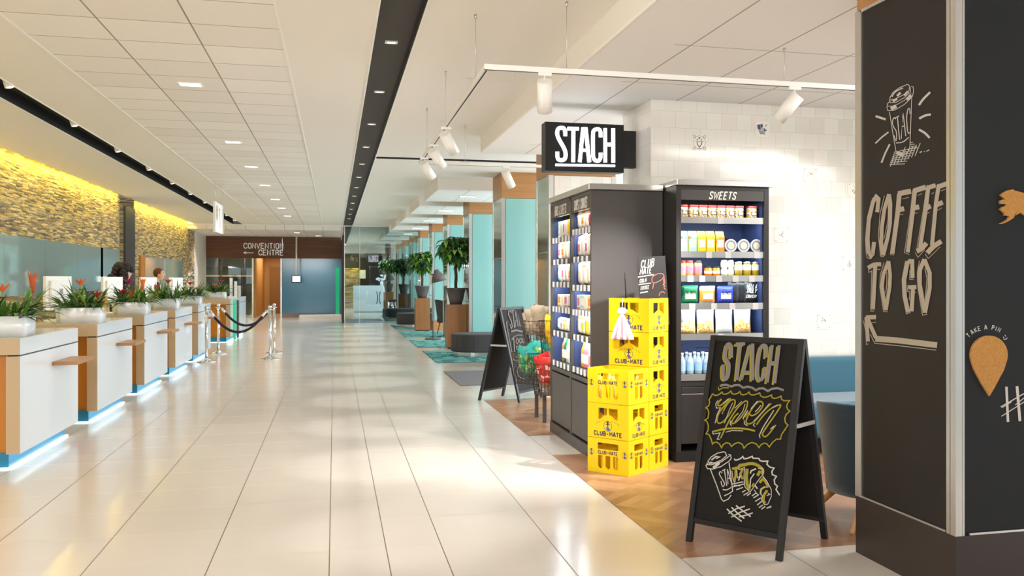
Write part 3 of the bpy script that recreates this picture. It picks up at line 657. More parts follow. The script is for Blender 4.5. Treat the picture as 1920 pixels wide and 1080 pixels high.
wc = [([(355,55),(270,75),(180,130),(135,190),(150,222),(230,215),(330,175),(405,110),(385,62),(355,55)],13),([(130,212),(105,255),(125,298),(200,305),(320,270),(440,190),(470,150),(462,100),(430,92)],13),([(112,240),(190,242),(330,200),(450,112)],13),
 ([(170,310),(260,540),(330,740),(362,770),(430,738),(470,680)],13),([(440,210),(465,400),(492,622),(440,660),(368,692)],13),([(185,175),(250,122),(305,130),(250,152)],20),([(210,288),(300,215)],38),([(160,205),(200,215)],20),
 ([(340,360),(312,342),(298,375),(340,450),(372,510),(362,552),(340,550),(322,480)],13,3),([(340,330),(388,305)],13),([(372,318),(406,548)],13),([(424,520),(415,305),(472,500)],13),([(420,445),(456,428)],13),([(348,600),(405,605),(470,570)],14,3),
 ([(665,280),(655,400),(668,560),(742,640),(800,560),(860,470),(930,380),(930,295),(860,295)],10),([(740,575),(750,450),(805,368)],16),([(560,300),(600,310),(665,280)],10),([(925,400),(985,480),(1050,600),(1050,700),(1000,812),(952,820),(910,750),(920,690),(890,660),(905,590),(960,560),(985,570)],10),([(745,370),(760,330),(830,300)],20),([(480,330),(495,440),(520,500)],10),([(550,320),(560,430),(610,400)],10),([(575,470),(600,400)],18),([(1000,655),(1030,670),(985,690)],12),([(800,600),(840,660),(870,680)],10),([(815,540),(850,590)],18)]
wc += [([a, b], 15) for a, b in (((545,603),(640,570)),((630,640),(680,610)),((650,682),(722,640)),((700,690),(752,652)),((770,692),(830,652)),((790,722),(862,680)),((818,772),(900,720)),((846,824),(912,770)),((870,862),(930,825)),((905,887),(962,845)),((480,522),(645,488)),((488,562),(655,520)),((510,540),(600,545)))]
wc += [([(978,870),(1045,840),(1046,856),(985,872)],10),([(515,155),(530,176),(560,172),(610,150),(638,122),(655,155),(700,152),(775,120),(785,148),(870,150),(885,180),(920,192),(1000,190),(985,235),(1035,280),(1090,290),(1058,340),(1065,385),(1125,410),(1092,460),(1100,520),(1140,552),(1118,600),(1172,682)],18),
 ([(408,880),(510,980),(622,1060)],19),([(476,858),(570,950),(660,1020)],19),([(540,832),(640,910),(752,992)],19),([(430,948),(540,880),(668,842)],18),([(470,1000),(600,930),(742,880)],18),([(580,998),(690,970),(782,938)],18)]
chalk(m, wc, f3, 4); obj('chalk_white_drawing', m, M['chalkw'], ab, world=True, flip=False, label='white chalk drawing of a cup and croissant')

ab2, PB = aboard((2.165,11.058),(2.559,11.535),(2.114,11.816),(1.735,11.423), 1.15, 'smaller black pavement board beside the snack baskets', None)
m = MB(); f = crop(PB, 940, 570, 5.684, 0.002)
t2 = [([(108,95),(98,72),(78,75),(75,115),(105,180),(118,240),(105,262),(92,215)],11),([(100,72),(138,66)],10),([(120,70),(142,255)],11),([(150,245),(150,68),(180,238)],10),([(152,180),(172,178)],9),([(205,100),(198,70),(180,80),(188,160),(200,235),(215,240)],10),([(205,70),(232,240)],9),([(105,295),(160,280),(226,296)],17,3),
 ([(120,385),(110,375),(135,350),(175,330),(228,332)],8),([(130,350),(142,505)],10),([(165,370),(155,400),(170,425),(185,400),(175,370),(165,370)],8),([(200,365),(190,395),(205,420),(220,395),(212,368),(200,365)],8),([(230,365),(222,395),(235,415),(246,390),(240,365)],8),
 ([(178,450),(162,455),(165,480),(180,495),(172,520),(160,510)],8),([(190,445),(200,510)],8),([(215,440),(222,505)],8),([(192,478),(218,470)],7),([(240,445),(232,470),(244,490)],8),
 ([(72,182),(55,195),(60,240),(95,420),(128,590),(150,606),(190,595)],7),([(220,162),(246,170),(265,245),(300,400)],7),([(155,570),(200,548)],10),([(200,640),(172,690),(180,760),(215,790),(250,800)],9,3)]
chalk(m, t2, f); obj('chalk_lettering', m, M['chalkg'], ab2, world=True, flip=False)

# ------------------------------------------------------------------ lit projecting sign
sg = thing('projecting_sign', 'black projecting shop sign with glowing white letters', 'sign', (2.28, 8.40, 2.51))
m = MB(); m.box(-0.385, 0, 0, 0.38, 0.16, 0.455); obj('sign_box', m, M['black'], sg, bevel=0.003)
m = MB(); m.box(0.38, 0.03, 0.055, 0.512, 0.13, 0.405); obj('wall_bracket', m, M['black'], sg)
PSg = Plane((0, 8.40, 0), (0, -1, 0)); f = crop(PSg, 1010, 215, 8.727, 0.004)
L = [([(435,350),(433,275),(412,225),(370,215),(325,228),(303,280),(308,340),(345,425),(405,530),(437,610),(440,680),(420,730),(370,745),(322,730),(307,680),(305,605)],62,3),([(470,228),(660,232)],58),([(568,230),(566,776)],64),([(672,776),(728,210)],60),([(768,210),(828,778)],62),([(700,582),(800,585)],50),([(710,235),(785,235)],62),
 ([(1015,370),(1012,290),(992,245),(950,238),(905,258),(888,330),(890,640),(905,725),(950,757),(992,745),(1013,690),(1014,622)],60,3),([(1088,220),(1090,782)],58),([(1218,222),(1220,786)],60),([(1085,490),(1222,490)],62),([(272,822),(1250,836)],38)]
m = MB(); chalk(m, L, f); obj('lit_letters', m, mat('sign_letters', (236, 242, 255), 0.5, emit=2.2), sg, world=True, flip=False)
back = MB()
for v in range(len(m.v)):
    p = Vector(m.v[v]); back.v.append((-p.x, 0.164+abs(p.y+0.004), p.z))
back.f = [list(x) for x in m.f]; back.m = list(m.m); back.s = list(m.s)
obj('lit_letters', back, mat('sign_letters', (236, 242, 255)), sg, flip=False)

# ------------------------------------------------------------------ track lighting
tr = thing('lighting_track', 'white U-shaped lighting track hanging on thin wires over the shop', 'lighting track', (0.96, 6.0, 2.9))
def wbar(name, a, b):
    m = MB(); m.beam(a, b, 0.036, 0.034); a2, b2 = Vector(a)-Vector((0,0,.0175)), Vector(b)-Vector((0,0,.0175))
    m.beam(a2, b2, 0.010, 0.003, mi=1); return obj(name, m, [M['trimwhite'], M['black']], tr, world=True)
wbar('track_bar', (0.945, 6.0, 2.885), (7.0, 6.0, 2.885)); wbar('track_bar', (0.965, 6.02, 2.885), (0.985, 11.1, 2.885)); wbar('track_bar', (0.97, 11.1, 2.885), (7.0, 11.1, 2.885))
for x, y, zt in ((0.955, 6.44, ZC), (0.96, 8.27, ZC), (0.97, 10.1, ZC), (1.50, 6.0, ZC), (3.09, 6.0, ZR), (1.52, 11.1, ZC), (4.9, 6.0, ZR)):
    m = MB(); m.cyl((x, y, 2.90), (x, y, zt), 0.0022, n=6); m.cyl((x, y, zt-0.03), (x, y, zt), 0.010, n=10); m.box(x-0.05, y-0.008, 2.9, x+0.05, y+0.008, 2.91); obj('hanger_wire', m, M['steel'], tr, world=True)
def spot(x, y, aim, label, power, sx=0.0, sy=0.0):
    """white cylinder spot under the track, its lamp inside"""
    t = thing('track_spotlight', label, 'spotlight', (x, y, 2.868), 0, 'white track spotlights')
    m = MB(); m.box(-0.045, -0.014, -0.02, 0.045, 0.014, 0.0); obj('track_adapter', m, M['trimwhite'], t)
    m = MB(); m.cyl((0.0, 0, -0.02), (0.0, 0, -0.085), 0.007, n=8); obj('stem', m, M['trimwhite'], t)
    d = (Vector(aim)-Vector((x, y, 2.78))).normalized(); c = Vector((0, 0, -0.09))
    a, b = c-d*0.10+d*0.06, c+d*0.18
    m = MB(); m.tube([a, b, b-d*0.012], [0.05, 0.05, 0.042], 24, caps=False)
    o = len(m.v)-72; m.f.append([o+k for k in range(24)][::-1]); m.m.append(0); m.s.append(False)
    obj('lamp_head', m, M['trimwhite'], t)
    m = MB(); m.cyl(b-d*0.018, b-d*0.013, 0.041, n=24); obj('lens', m, M['lampglow'], t)
    p = Vector((x, y, 2.868))+b+d*0.01
    lamp('spot_beam', 'SPOT', p, aim, power, WHITE, spot_size=math.radians(62), spot_blend=0.7, shadow_soft_size=0.04)
spot(1.35, 6.0, (1.62, 7.2, 1.0), 'white track spotlight near the corner of the track, tilted at the crates', 100)
spot(3.17, 6.0, (2.78, 6.35, 2.2), 'white track spotlight next to the chalkboard pillar', 230)
spot(0.972, 8.35, (1.30, 8.72, 2.3), 'nearest of three spotlights on the long side of the track', 85)
spot(0.976, 9.45, (1.36, 9.80, 2.3), 'middle one of three spotlights on the long side of the track', 85)
spot(0.98, 10.5, (1.36, 10.85, 2.3), 'farthest of three spotlights on the long side of the track', 85)
spot(2.02, 11.1, (2.30, 11.35, 2.3), 'white track spotlight on the rear bar in front of the oak pillar cap', 50)
spot(3.9, 6.0, (4.15, 8.0, 1.75), 'white track spotlight over the blue sofa', 28)
# ------------------------------------------------------------------ shelf cabinets
def lettering(name, txt, parent, x, z, h, cw, gap, w, fn, material, slant=0.12):
    m = MB(); chalk(m, word(txt, x, z, h, cw, gap, w, slant), fn); return obj(name, m, material, parent, flip=False)
M['price'] = mat('price_ticket', (236, 238, 242), 0.4)
def bay_front(t, x0, x1, zs, lip, depth, ztop, zbot, tickets, ledpow):
    """interior, shelves, price rails and lights of one bay; local front plane y=0, goes back to depth"""
    m = MB(); m.box(x0, depth-0.03, zbot, x1, depth-0.02, ztop); m.box(x0, 0.03, zbot, x0+0.008, depth-0.03, ztop); m.box(x1-0.008, 0.03, zbot, x1, depth-0.03, ztop)
    obj('interior_panel', m, M['navy'], t)
    for i, z in enumerate(zs):
        m = MB(); m.box(x0+0.009, 0.035, z-0.018, x1-0.009, depth-0.035, z); s = obj('shelf', m, M['greydark'], t)
        m = MB(); m.box(x0+0.002, 0.012, z-0.048, x1-0.002, 0.03, z+0.004)
        for px in tickets[i % len(tickets)]:
            a = x0+(x1-x0)*px; m.box(a, 0.004, z-0.05, a+0.05, 0.011, z+0.002, 1)
        obj('price_rail', m, [M['steel'] if len(tickets) == 4 else M['grey'], mat('clear_ticket', (206, 206, 206), 0.3) if len(tickets) == 4 else M['price']], s)
    for z in [ztop]+list(zs[:-1]):
        lamp('shelf_light', 'AREA', (0, 0, 0), (0, 0.3, -1), ledpow, COOL, shape='RECTANGLE', size=x1-x0-0.1, size_y=0.02)
        l = bpy.data.objects[-1] if False else LAST()
        l.data.energy *= 0.45 if z == ztop else 1.0
        l.parent = t; l.location = ((x0+x1)/2, 0.05, z-0.03); l.rotation_euler = (math.radians(20), 0, 0)
def LAST(): return [o for o in COL.objects if o.type == 'LIGHT'][-1]

# sweets cabinet, front towards the camera
CX0, CX1, CY0, CY1 = 2.709, 3.535, 7.14, 7.60
sw = thing('shelf_cabinet', 'dark shelf cabinet headed sweets, standing behind the yellow crates', 'shelf cabinet', (CX0, CY0, 0))
W, D = CX1-CX0, CY1-CY0
m = MB(); m.box(0, 0, 0.09, 0.042, D, 2.27); m.box(W-0.042, 0, 0.09, W, D, 2.27); m.box(0.042, D-0.02, 0.09, W-0.042, D, 2.27); m.box(0.042, 0, 2.24, W-0.042, D-0.02, 2.27); m.box(0.042, 0.02, 0.62, W-0.042, D-0.02, 0.66)
obj('carcass', m, M['greydark'], sw)
m = MB(); m.box(-0.006, -0.035, 2.272, W+0.035, D+0.03, 2.318); obj('steel_top', m, M['steel'], sw, bevel=0.003)
m = MB(); m.box(0.042, 0.004, 2.155, W-0.042, 0.03, 2.239); hd = obj('header', m, M['grey'], sw)
fl = wordlen('SWEETS', 0.028, 0.012)
lettering('header_lettering', 'SWEETS', hd, 0.375-fl/2+0.03, 2.166, 0.058, 0.028, 0.012, 0.010, lambda x, y, k: (x, 0.002-0.0002*k, y), M['trimwhite'], 0.25)
m = MB(); m.box(0.046, 0.006, 0.15, W-0.046, 0.03, 0.55); m.box(0.046, 0.004, 0.565, W-0.046, 0.03, 0.615); obj('door', m, M['greydark'], sw, bevel=0.003)
m = MB(); m.box(0.046, 0.002, 0.553, W-0.046, 0.03, 0.562); obj('door_trim', m, M['steel'], sw)
m = MB(); m.box(-0.004, -0.004, 0, W+0.004, D, 0.09); obj('plinth', m, M['black'], sw)
SZ = [2.012, 1.728, 1.530, 1.300, 1.048, 0.715]
bay_front(sw, 0.042, W-0.042, SZ, 0.05, D, 2.155, 0.66, [[0.44], [0.3, 0.53, 0.88], [0.08, 0.22, 0.42, 0.62, 0.82], [0.1, 0.36, 0.58, 0.86]], 1.25)
for k, z in enumerate((1.88, 1.64, 1.45, 0.93)):
    for a in (0.05, 0.34, 0.52): m = MB(); m.box(a, D-0.034, z-0.03*(a > 0.3), a+0.17, D-0.031, z+0.008-0.03*(a > 0.3)); obj('back_slot', m, M['black'], sw)
# nuts cabinet, two bays, fronts towards the walkway
KX0, KX1, KY0, KY1 = 2.072, 2.700, 7.445, 8.945
nc = thing('shelf_cabinet', 'long grey two-bay shelf cabinet with its open shelves towards the walkway', 'shelf cabinet', (KX0, KY1, 0), -PI/2)
W, D = KY1-KY0, KX1-KX0        # local x runs towards the camera, y goes into the cabinet
MIDX = KY1-8.15
m = MB(); m.box(W-0.03, 0, 0.1, W, D, 2.245); m.box(0, 0, 0.1, 0.03, D, 2.245); m.box(MIDX-0.02, 0, 0.1, MIDX+0.02, D-0.02, 2.245); m.box(0.03, D-0.02, 0.1, W-0.03, D, 2.245); m.box(0.03, 0, 2.215, W-0.03, D-0.02, 2.245); m.box(0.03, 0.03, 0.64, W-0.03, D-0.02, 0.66)
obj('carcass', m, M['grey'], nc)
m = MB(); m.box(-0.02, -0.03, 2.248, W+0.035, D-0.006, 2.298); obj('steel_top', m, M['steel'], nc, bevel=0.003)
m = MB(); m.box(-0.002, -0.006, 0, W+0.004, D, 0.1); obj('plinth', m, M['grey'], nc)
BAYS = [(0.03, MIDX-0.02, [1.90, 1.69, 1.475, 1.235, 1.002, 0.712]), (MIDX+0.02, W-0.03, [1.945, 1.70, 1.45, 1.23, 1.008, 0.72])]
for i, (a, b, zs) in enumerate(BAYS):
    m = MB(); m.box(a, 0.004, 2.10, b, 0.03, 2.214); hd = obj('header', m, M['grey'], nc)
    txt = ('BARS & SWEETS', 'CHIPS & COOKIES')[i]; cw = 0.028 if i == 0 else 0.024; fl = wordlen(txt, cw, 0.010)
    lettering('header_lettering', txt, hd, (a+b)/2-fl/2, 2.115, 0.085, cw, 0.010, 0.0125, lambda x, y, k: (x, 0.002-0.0002*k, y), M['trimwhite'], 0.08)
    bay_front(nc, a, b, zs, 0.05, min(D, 0.42), 2.10, 0.66, [[0.05, 0.22, 0.38, 0.55, 0.72, 0.87], [0.1, 0.3, 0.52, 0.75], [0.06, 0.28, 0.46, 0.64, 0.84]], 1.3)
    m = MB(); m.box(a+0.002, 0.006, 0.12, b-0.002, 0.03, 0.60); m.box(a+0.002, 0.004, 0.615, b-0.002, 0.03, 0.655); obj('door', m, M['grey'], nc, bevel=0.003)

# ------------------------------------------------------------------ packets, tins, jars, bottles
def P(name, c, **k): return mat(name, c, k.pop('rough', 0.4), **k)
PM = dict(white=P('packet_white', (242, 240, 236)), pink=P('packet_pink', (226, 140, 160)), red=P('packet_red', (206, 44, 40)), orange=P('packet_orange', (238, 150, 50)), yellow=P('packet_yellow', (250, 214, 40)),
  mint=P('packet_mint', (176, 222, 206)), cream=P('packet_cream', (246, 232, 202)), blue=P('packet_blue', (50, 66, 168)), dkgreen=P('packet_green', (30, 120, 78)), teal=P('packet_teal', (40, 160, 150)), black=P('packet_black', (26, 28, 34)),
  brown=P('packet_brown', (176, 130, 84)), kraft=P('packet_kraft', (158, 142, 122), rough=0.7), lime=P('packet_lime', (170, 206, 80)), lilac=P('packet_lilac', (190, 160, 210)))
def pouch(name, label, cat, group, loc, rz, w, h, d, cols, text=None, txtmat=None, lean=0.0, seed=0):
    """crimped pillow bag, front towards local -y; cols = (body, band, label patch)"""
    rnd = random.Random(seed); t = thing(name, label, cat, loc, rz, group)
    def f(sgn):
        def g(u, v):
            e = max(0.0, 1-abs(2*u-1)**2.6)*max(0.0, 1-abs(2*v-1)**5)
            x = (u-0.5)*w*(1-0.05*math.sin(PI*v)); z = v*h
            wr = 0.003*math.sin(u*19+seed)*math.sin(v*13+seed*2)
            return (x, sgn*(d/2*e**0.6+wr*e)+lean*z, z)
        return g
    def mi(i, j): return 1 if (j >= 9 or j < 1) else (2 if 3 <= j <= 6 and 2 <= i <= 8 else 0)
    m = MB(); m.sheet(f(-1), 12, 13, mi); m.sheet(f(1), 12, 13, 0)
    obj('bag', m, [PM[c] if isinstance(c, str) else c for c in cols], t)
    if text:
        k = MB(); cw = w*0.62/max(len(text), 1)*0.74; fl = wordlen(text, cw, cw*0.3)
        chalk(k, word(text, -fl/2, h*0.52, h*0.16, cw, cw*0.3, cw*0.32), lambda x, y, q: (x, -d/2-0.0025-0.0003*q+lean*y, y)); obj('packet_lettering', k, txtmat or PM['black'], t, flip=False)
    return t
def carton(name, label, cat, group, loc, rz, w, h, d, body, bands, gable=0.0):
    t = thing(name, label, cat, loc, rz, group); m = MB()
    if gable: m.box(-w/2, -d/2, 0, w/2, d/2, h-gable); v = [(-w/2,-d/2,h-gable),(w/2,-d/2,h-gable),(w/2,d/2,h-gable),(-w/2,d/2,h-gable),(-w/2,0,h),(w/2,0,h)]; m.add(v, [[0,1,5,4],[1,2,5],[2,3,4,5],[3,0,4]], 0)
    else: m.box(-w/2, -d/2, 0, w/2, d/2, h)
    obj('box', m, body, t, bevel=0.002)
    for nm, (x0, z0, x1, z1), c in bands:
        k = MB(); k.box(x0*w-w/2, -d/2-0.0012, z0*h, x1*w-w/2, -d/2+0.001, z1*h); obj(nm, k, c, t)
    return t
def jar(name, label, group, loc, r, h, content, lidm, labm, lab=(0.25, 0.8)):
    t = thing(name, label, 'jar', loc, 0, group)
    m = MB(); m.lathe([(r*0.92,0),(r,0.006),(r,h*0.78),(r*0.86,h*0.86),(r*0.86,h*0.88)], n=20); obj('jar_body', m, content, t)
    m = MB(); m.lathe([(r*0.9,h*0.88),(r*0.92,h*0.9),(r*0.92,h),(r*0.86,h)], n=20); obj('lid', m, lidm, t)
    m = MB(); m.lathe([(r*1.012,h*lab[0]*0.8),(r*1.012,h*lab[1]*0.8)], n=20, cap0=False, cap1=False); obj('paper_label', m, labm, t)
    return t
def bottle(name, label, group, loc, r, h, body, capm, labm=None, rz=0):
    t = thing(name, label, 'bottle', loc, rz, group)
    m = MB(); m.lathe([(r*0.85,0),(r,0.008),(r,h*0.55),(r*0.9,h*0.66),(r*0.42,h*0.82),(r*0.38,h*0.93)], n=16); obj('bottle_body', m, body, t)
    m = MB(); m.lathe([(r*0.44,h*0.90),(r*0.44,h*1.0),(r*0.3,h*1.0)], n=14); obj('bottle_cap', m, capm, t)
    if labm: m = MB(); m.lathe([(r*1.015,h*0.16),(r*1.015,h*0.48)], n=16, cap0=False, cap1=False); obj('paper_label', m, labm, t)
    return t
def sx(px, Y=7.2):                     # shelf position of a photo column
    k = (px-CX)/F_PX; d = Y/(_cs-k*_sn); return k*d*_cs+d*_sn
yf = CY0+0.10
# tins on the top shelf
tin_w = 0.075
m_str = mat('striped_tin', (236, 150, 40), 0.35); _t = NT(m_str); x_, y_, z_ = _t.pos()
dg = _t.math('FRACT', _t.math('DIVIDE', _t.math('ADD', x_, _t.math('MULTIPLY', z_, 0.8)), 0.034))
_t.base(_t.ramp(dg, [(0.0, (240, 226, 200)), (0.3, (96, 120, 150)), (0.45, (238, 206, 60)), (0.7, (214, 96, 40)), (0.9, (250, 240, 220))], 'CONSTANT'))
tin0 = None
tinx = [1283, 1303, 1320, 1337, 1354, 1371, 1388, 1413]
for i, px in enumerate(tinx):
    lab = 'striped tin with red lid, %s from the left on the top shelf' % ORD[i]
    p = (sx(px), yf, SZ[0]+0.001)
    if tin0 is None:
        tin0 = thing('striped_tin', lab, 'tin', p, 0, 'striped tins on the top shelf')
        m = MB(); m.box(-0.036, -0.03, 0, 0.036, 0.03, 0.088); obj('tin_body', m, m_str, tin0, bevel=0.006)
        m = MB(); m.box(-0.037, -0.031, 0.0885, 0.037, 0.031, 0.106); obj('lid', m, PM['red'], tin0, bevel=0.004)
        m = MB(); m.cyl((0.006,-0.0325,0.068),(0.006,-0.0302,0.068),0.015,n=16); m.box(-0.01,-0.032,0.03,0.03,-0.0302,0.052,0); obj('paper_label', m, PM['cream'], tin0)
        m = MB(); m.box(-0.014,-0.0315,0.026,0.034,-0.0301,0.058); obj('dark_panel', m, PM['black'], tin0)
    else: dup(tin0, p, label=lab)
# cartons and tubs on the second shelf
for i, (px, c) in enumerate(((1283, 'mint'), (1300, 'mint'), (1317, 'yellow'), (1334, 'yellow'), (1352, 'orange'))):
    nm = {'mint': 'pale mint', 'yellow': 'yellow', 'orange': 'orange'}[c]
    carton('paper_pouch', '%s gable-topped pouch, %s from the left beside the round tubs' % (nm, ORD[i]), 'pouch', 'pouches on the second shelf', (sx(px), yf, SZ[1]+0.001), 0, 0.074, 0.175, 0.055, PM[c],
      [('paper_label', (0.12, 0.22, 0.86, 0.58), PM['cream']), ('leaf_print', (0.0, 0.62, 0.3, 0.74), PM['orange'] if c == 'mint' else PM['lime']), ('side_print', (0.0, 0.0, 0.1, 0.4), PM['yellow'])], 0.05)
clearm = mat('clear_tub', (236, 240, 246), 0.1, trans=0.6)
for i, px in enumerate((1371, 1395, 1419)):
    t = thing('round_tub', 'clear round tub lying on its side, %s of three next to the orange pouch' % ORD[i], 'tub', (sx(px), yf-0.01, SZ[1]+0.001), 0, 'round tubs on the second shelf')
    m = MB(); m.lathe([(0.040,0),(0.052,0.06),(0.054,0.07)], n=24); m.v = [(a, 0.05-c, b+0.055) for a, b, c in m.v]; obj('tub_body', m, clearm, t)
    m = MB()
    for r0, r1 in ((0.052, 0.046), (0.046, 0.036)): m.tube([(r0*math.cos(2*PI*k/28), -0.024, 0.055+r0*math.sin(2*PI*k/28)) for k in range(28)], 0.003, 6, closed=True)
    obj('rim', m, M['price'], t)
    m = MB(); m.cyl((0,-0.021,0.055),(0,-0.026,0.055),0.030,n=24); obj('paper_label', m, PM['cream'], t)
# jars on the third shelf
amb = mat('amber_preserve', (222, 132, 30), 0.15, coat=0.5); peach = mat('peach_preserve', (240, 168, 110), 0.15, coat=0.5); olive = mat('olive_brine', (176, 150, 30), 0.12, coat=0.5); pale = mat('pale_pickle', (216, 220, 170), 0.12, coat=0.5)
for i, px in enumerate((1282, 1296, 1312)): jar('preserve_jar', 'tall peach-coloured preserve jar, %s from the left on the third shelf' % ORD[i], 'peach preserve jars', (sx(px), yf, SZ[2]+0.001), 0.034, 0.125, peach, PM['red'] if i < 2 else PM['black'], PM['pink'])
for i, px in enumerate((1331, 1346)): jar('honey_jar', 'short amber jar with a dark lid, %s of the pair' % ('left one', 'right one')[i], 'short amber jars', (sx(px), yf, SZ[2]+0.001), 0.032, 0.075, amb, PM['black'], PM['cream'], (0.3, 0.7))
for i, (px, z) in enumerate(((1362, 0), (1374, 0), (1362, 0.068), (1374, 0.068))):
    jar('pickle_jar', 'small pale pickle jar, %s of the block of four' % ('bottom left', 'bottom right', 'top left', 'top right')[i], 'pale pickle jars', (sx(px), yf+0.01, SZ[2]+0.001+z*0.97), 0.028, 0.066, pale, M['steel'], M['price'], (0.3, 0.85))
for i, px in enumerate((1388, 1404, 1420)): jar('olive_jar', 'tall jar of olive-green brine, %s from the pillar side' % ('third', 'second', 'first')[i], 'olive jars', (sx(px), yf, SZ[2]+0.001), 0.034, 0.118, olive, M['steel'], M['price'], (0.5, 0.98))
# crisp bags on the fourth shelf
pouch('crisp_bag', 'green crisp bag with a pale label on the fourth shelf', 'bag', 'crisp bags', (sx(1298), yf+0.02, SZ[3]+0.001), 0, 0.15, 0.15, 0.06, ('dkgreen', 'dkgreen', 'cream'), 'SLABS', seed=1)
pouch('crisp_bag', 'white and orange crisp bag between the green and blue ones', 'bag', 'crisp bags', (sx(1331), yf+0.02, SZ[3]+0.001), 0, 0.14, 0.145, 0.06, ('orange', 'white', 'white'), None, seed=2)
pouch('crisp_bag', 'blue crisp bag with a white burst label', 'bag', 'crisp bags', (sx(1365), yf+0.02, SZ[3]+0.001), 0, 0.15, 0.145, 0.06, ('blue', 'blue', 'white'), 'SLABS', seed=3)
for i, px in enumerate((1384, 1398, 1412)):
    pouch('crisp_bag', 'black crisp bag with slanting white lettering, %s of three' % ('left', 'middle', 'right')[i], 'bag', 'black crisp bags', (sx(px), yf+0.035-0.012*i, SZ[3]+0.001), 0, 0.12, 0.185, 0.03, ('black', 'black', 'black'), None, seed=4+i)
    t = [o for o in bpy.data.objects if o.name.startswith('crisp_bag')][-1]
r_ = [o for o in bpy.data.objects if o.get('label', '').startswith('black crisp bag with slanting') and 'right' in o['label']][0]
k = MB(); chalk(k, word('WELL &', -0.046, 0.125, 0.030, 0.013, 0.004, 0.005, 0.3)+word('TRULY', -0.048, 0.085, 0.032, 0.015, 0.004, 0.005, 0.3)+word('CRUNCHY', -0.05, 0.045, 0.024, 0.011, 0.003, 0.004, 0.3), lambda x, y, q: (x, -0.0195-0.0003*q, y)); obj('packet_lettering', k, PM['white'], r_, flip=False)
# clear bags of dried fruit
foil = mat('clear_bag_film', (236, 240, 240), 0.15, trans=0.35); fruit = mat('dried_fruit', (224, 168, 90), 0.5)
_t = NT(fruit); _t.base(_t.ramp(_t.noise(_t.n('ShaderNodeNewGeometry').outputs['Position'], 60, 3), [(0.3, (196, 120, 50)), (0.5, (240, 200, 120)), (0.7, (250, 236, 200))]))
for i, px in enumerate((1293, 1328, 1363, 1398)):
    pouch('dried_fruit_bag', 'clear bag of dried fruit, %s from the left on the fifth shelf' % ORD[i], 'bag', 'clear bags of dried fruit', (sx(px), yf+0.02, SZ[4]+0.001), 0, 0.155, 0.20, 0.075, (fruit if i != 2 else foil, foil, fruit), None, lean=0.05, seed=10+i)
    b = [o for o in kids([o for o in bpy.data.objects if o.get('label', '') == 'clear bag of dried fruit, %s from the left on the fifth shelf' % ORD[i]][0])][0]
    for q in b.data.polygons: q.material_index = 1 if q.center.z > 0.10+0.02*math.sin(q.center.x*60+i) else 0
# water bottles at the bottom
wat = mat('water_bottle', (206, 228, 244), 0.08, trans=0.5)
b0 = None
for row in range(2):
    for i in range(6):
        lab = 'small clear water bottle, %s from the left in the %s row' % (ORD[i], ('front', 'rear')[row]); p = (sx(1281+i*15.5), yf-0.01+row*0.085, SZ[5]+0.001)
        if b0 is None: b0 = bottle('water_bottle', lab, 'water bottles on the lowest shelf', p, 0.030, 0.175, wat, PM['white'], mat('water_label', (150, 190, 220), 0.4))
        else: dup(b0, p, label=lab)
# goods of the two-bay cabinet (fronts face the walkway)
rr = random.Random(5)
SHELFN = ['top', 'second', 'third', 'fourth', 'fifth', 'lowest']
KINDS = {0: [('book_bar', 'box'), ('bag', 'bag'), ('bar', 'bag'), ('box', 'box'), ('bag', 'box'), ('bottle', 'bottle')]}
def goods(bay, shelf, kind, n, w, h, d, pals, name, desc, y0=0.0):
    a, b, zs = BAYS[bay]; z = zs[shelf]+0.001; nm = ('far bay', 'near bay')[bay]
    usable = (b-a)-0.05-y0; step = min(usable/n, w+0.012)
    for i in range(n):
        lx = b-0.035-w/2-i*step if True else 0
        wy = KY1-lx; c = pals[(n-1-i) % len(pals)]
        lab = '%s %s, %s from camera on the %s shelf, %s' % (c[3] if len(c) > 3 else 'pale', desc, ORD[i], SHELFN[shelf], nm)
        p = (KX0+0.05+d/2, wy, z); grp = '%ss on the %s shelf of the %s' % (desc, SHELFN[shelf], nm)
        if kind == 'bag': pouch(name, lab, 'bag', grp, p, -PI/2, w, h*(0.94+0.1*rr.random()), d, c[:3], seed=i+shelf*7)
        elif kind == 'box': carton(name, lab, 'box', grp, p, -PI/2, w, h, d, PM[c[0]], [('print_panel', (0.14, 0.3, 0.86, 0.8), PM[c[2]]), ('print_band', (0.0, 0.05, 1.0, 0.16), PM[c[1]])])
        else: bottle(name, lab, grp, p, w/2, h, PM[c[0]], PM[c[1]], PM[c[2]], rz=-PI/2)
Wh = ('white', 'cream', 'cream', 'white'); Pk = ('white', 'pink', 'pink', 'pink and white'); Rd = ('red', 'cream', 'red', 'red'); Ye = ('yellow', 'cream', 'yellow', 'yellow'); Mi = ('mint', 'white', 'white', 'mint'); Or = ('cream', 'orange', 'orange', 'orange and cream'); Br = ('cream', 'brown', 'white', 'cream'); Lm = ('white', 'lime', 'yellow', 'lime and white')
goods(0, 0, 'box', 7, 0.078, 0.16, 0.10, [Mi, Wh, Pk, Wh, Ye, Rd, Or], 'chocolate_box', 'upright chocolate box')
goods(0, 1, 'bag', 5, 0.125, 0.17, 0.07, [Pk, Or, Wh, Br, Wh], 'sweet_bag', 'bag of sweets')
goods(0, 2, 'bag', 5, 0.125, 0.185, 0.06, [Mi, Pk, Wh, Or, Br], 'snack_pouch', 'tall snack pouch')
goods(0, 3, 'box', 5, 0.12, 0.12, 0.12, [Or, Wh, Pk, Br, Wh], 'biscuit_box', 'low biscuit box')
goods(0, 4, 'bag', 6, 0.11, 0.13, 0.08, [Mi, Pk, Lm, Wh, Or, Wh], 'sweet_bag', 'small bag of sweets')
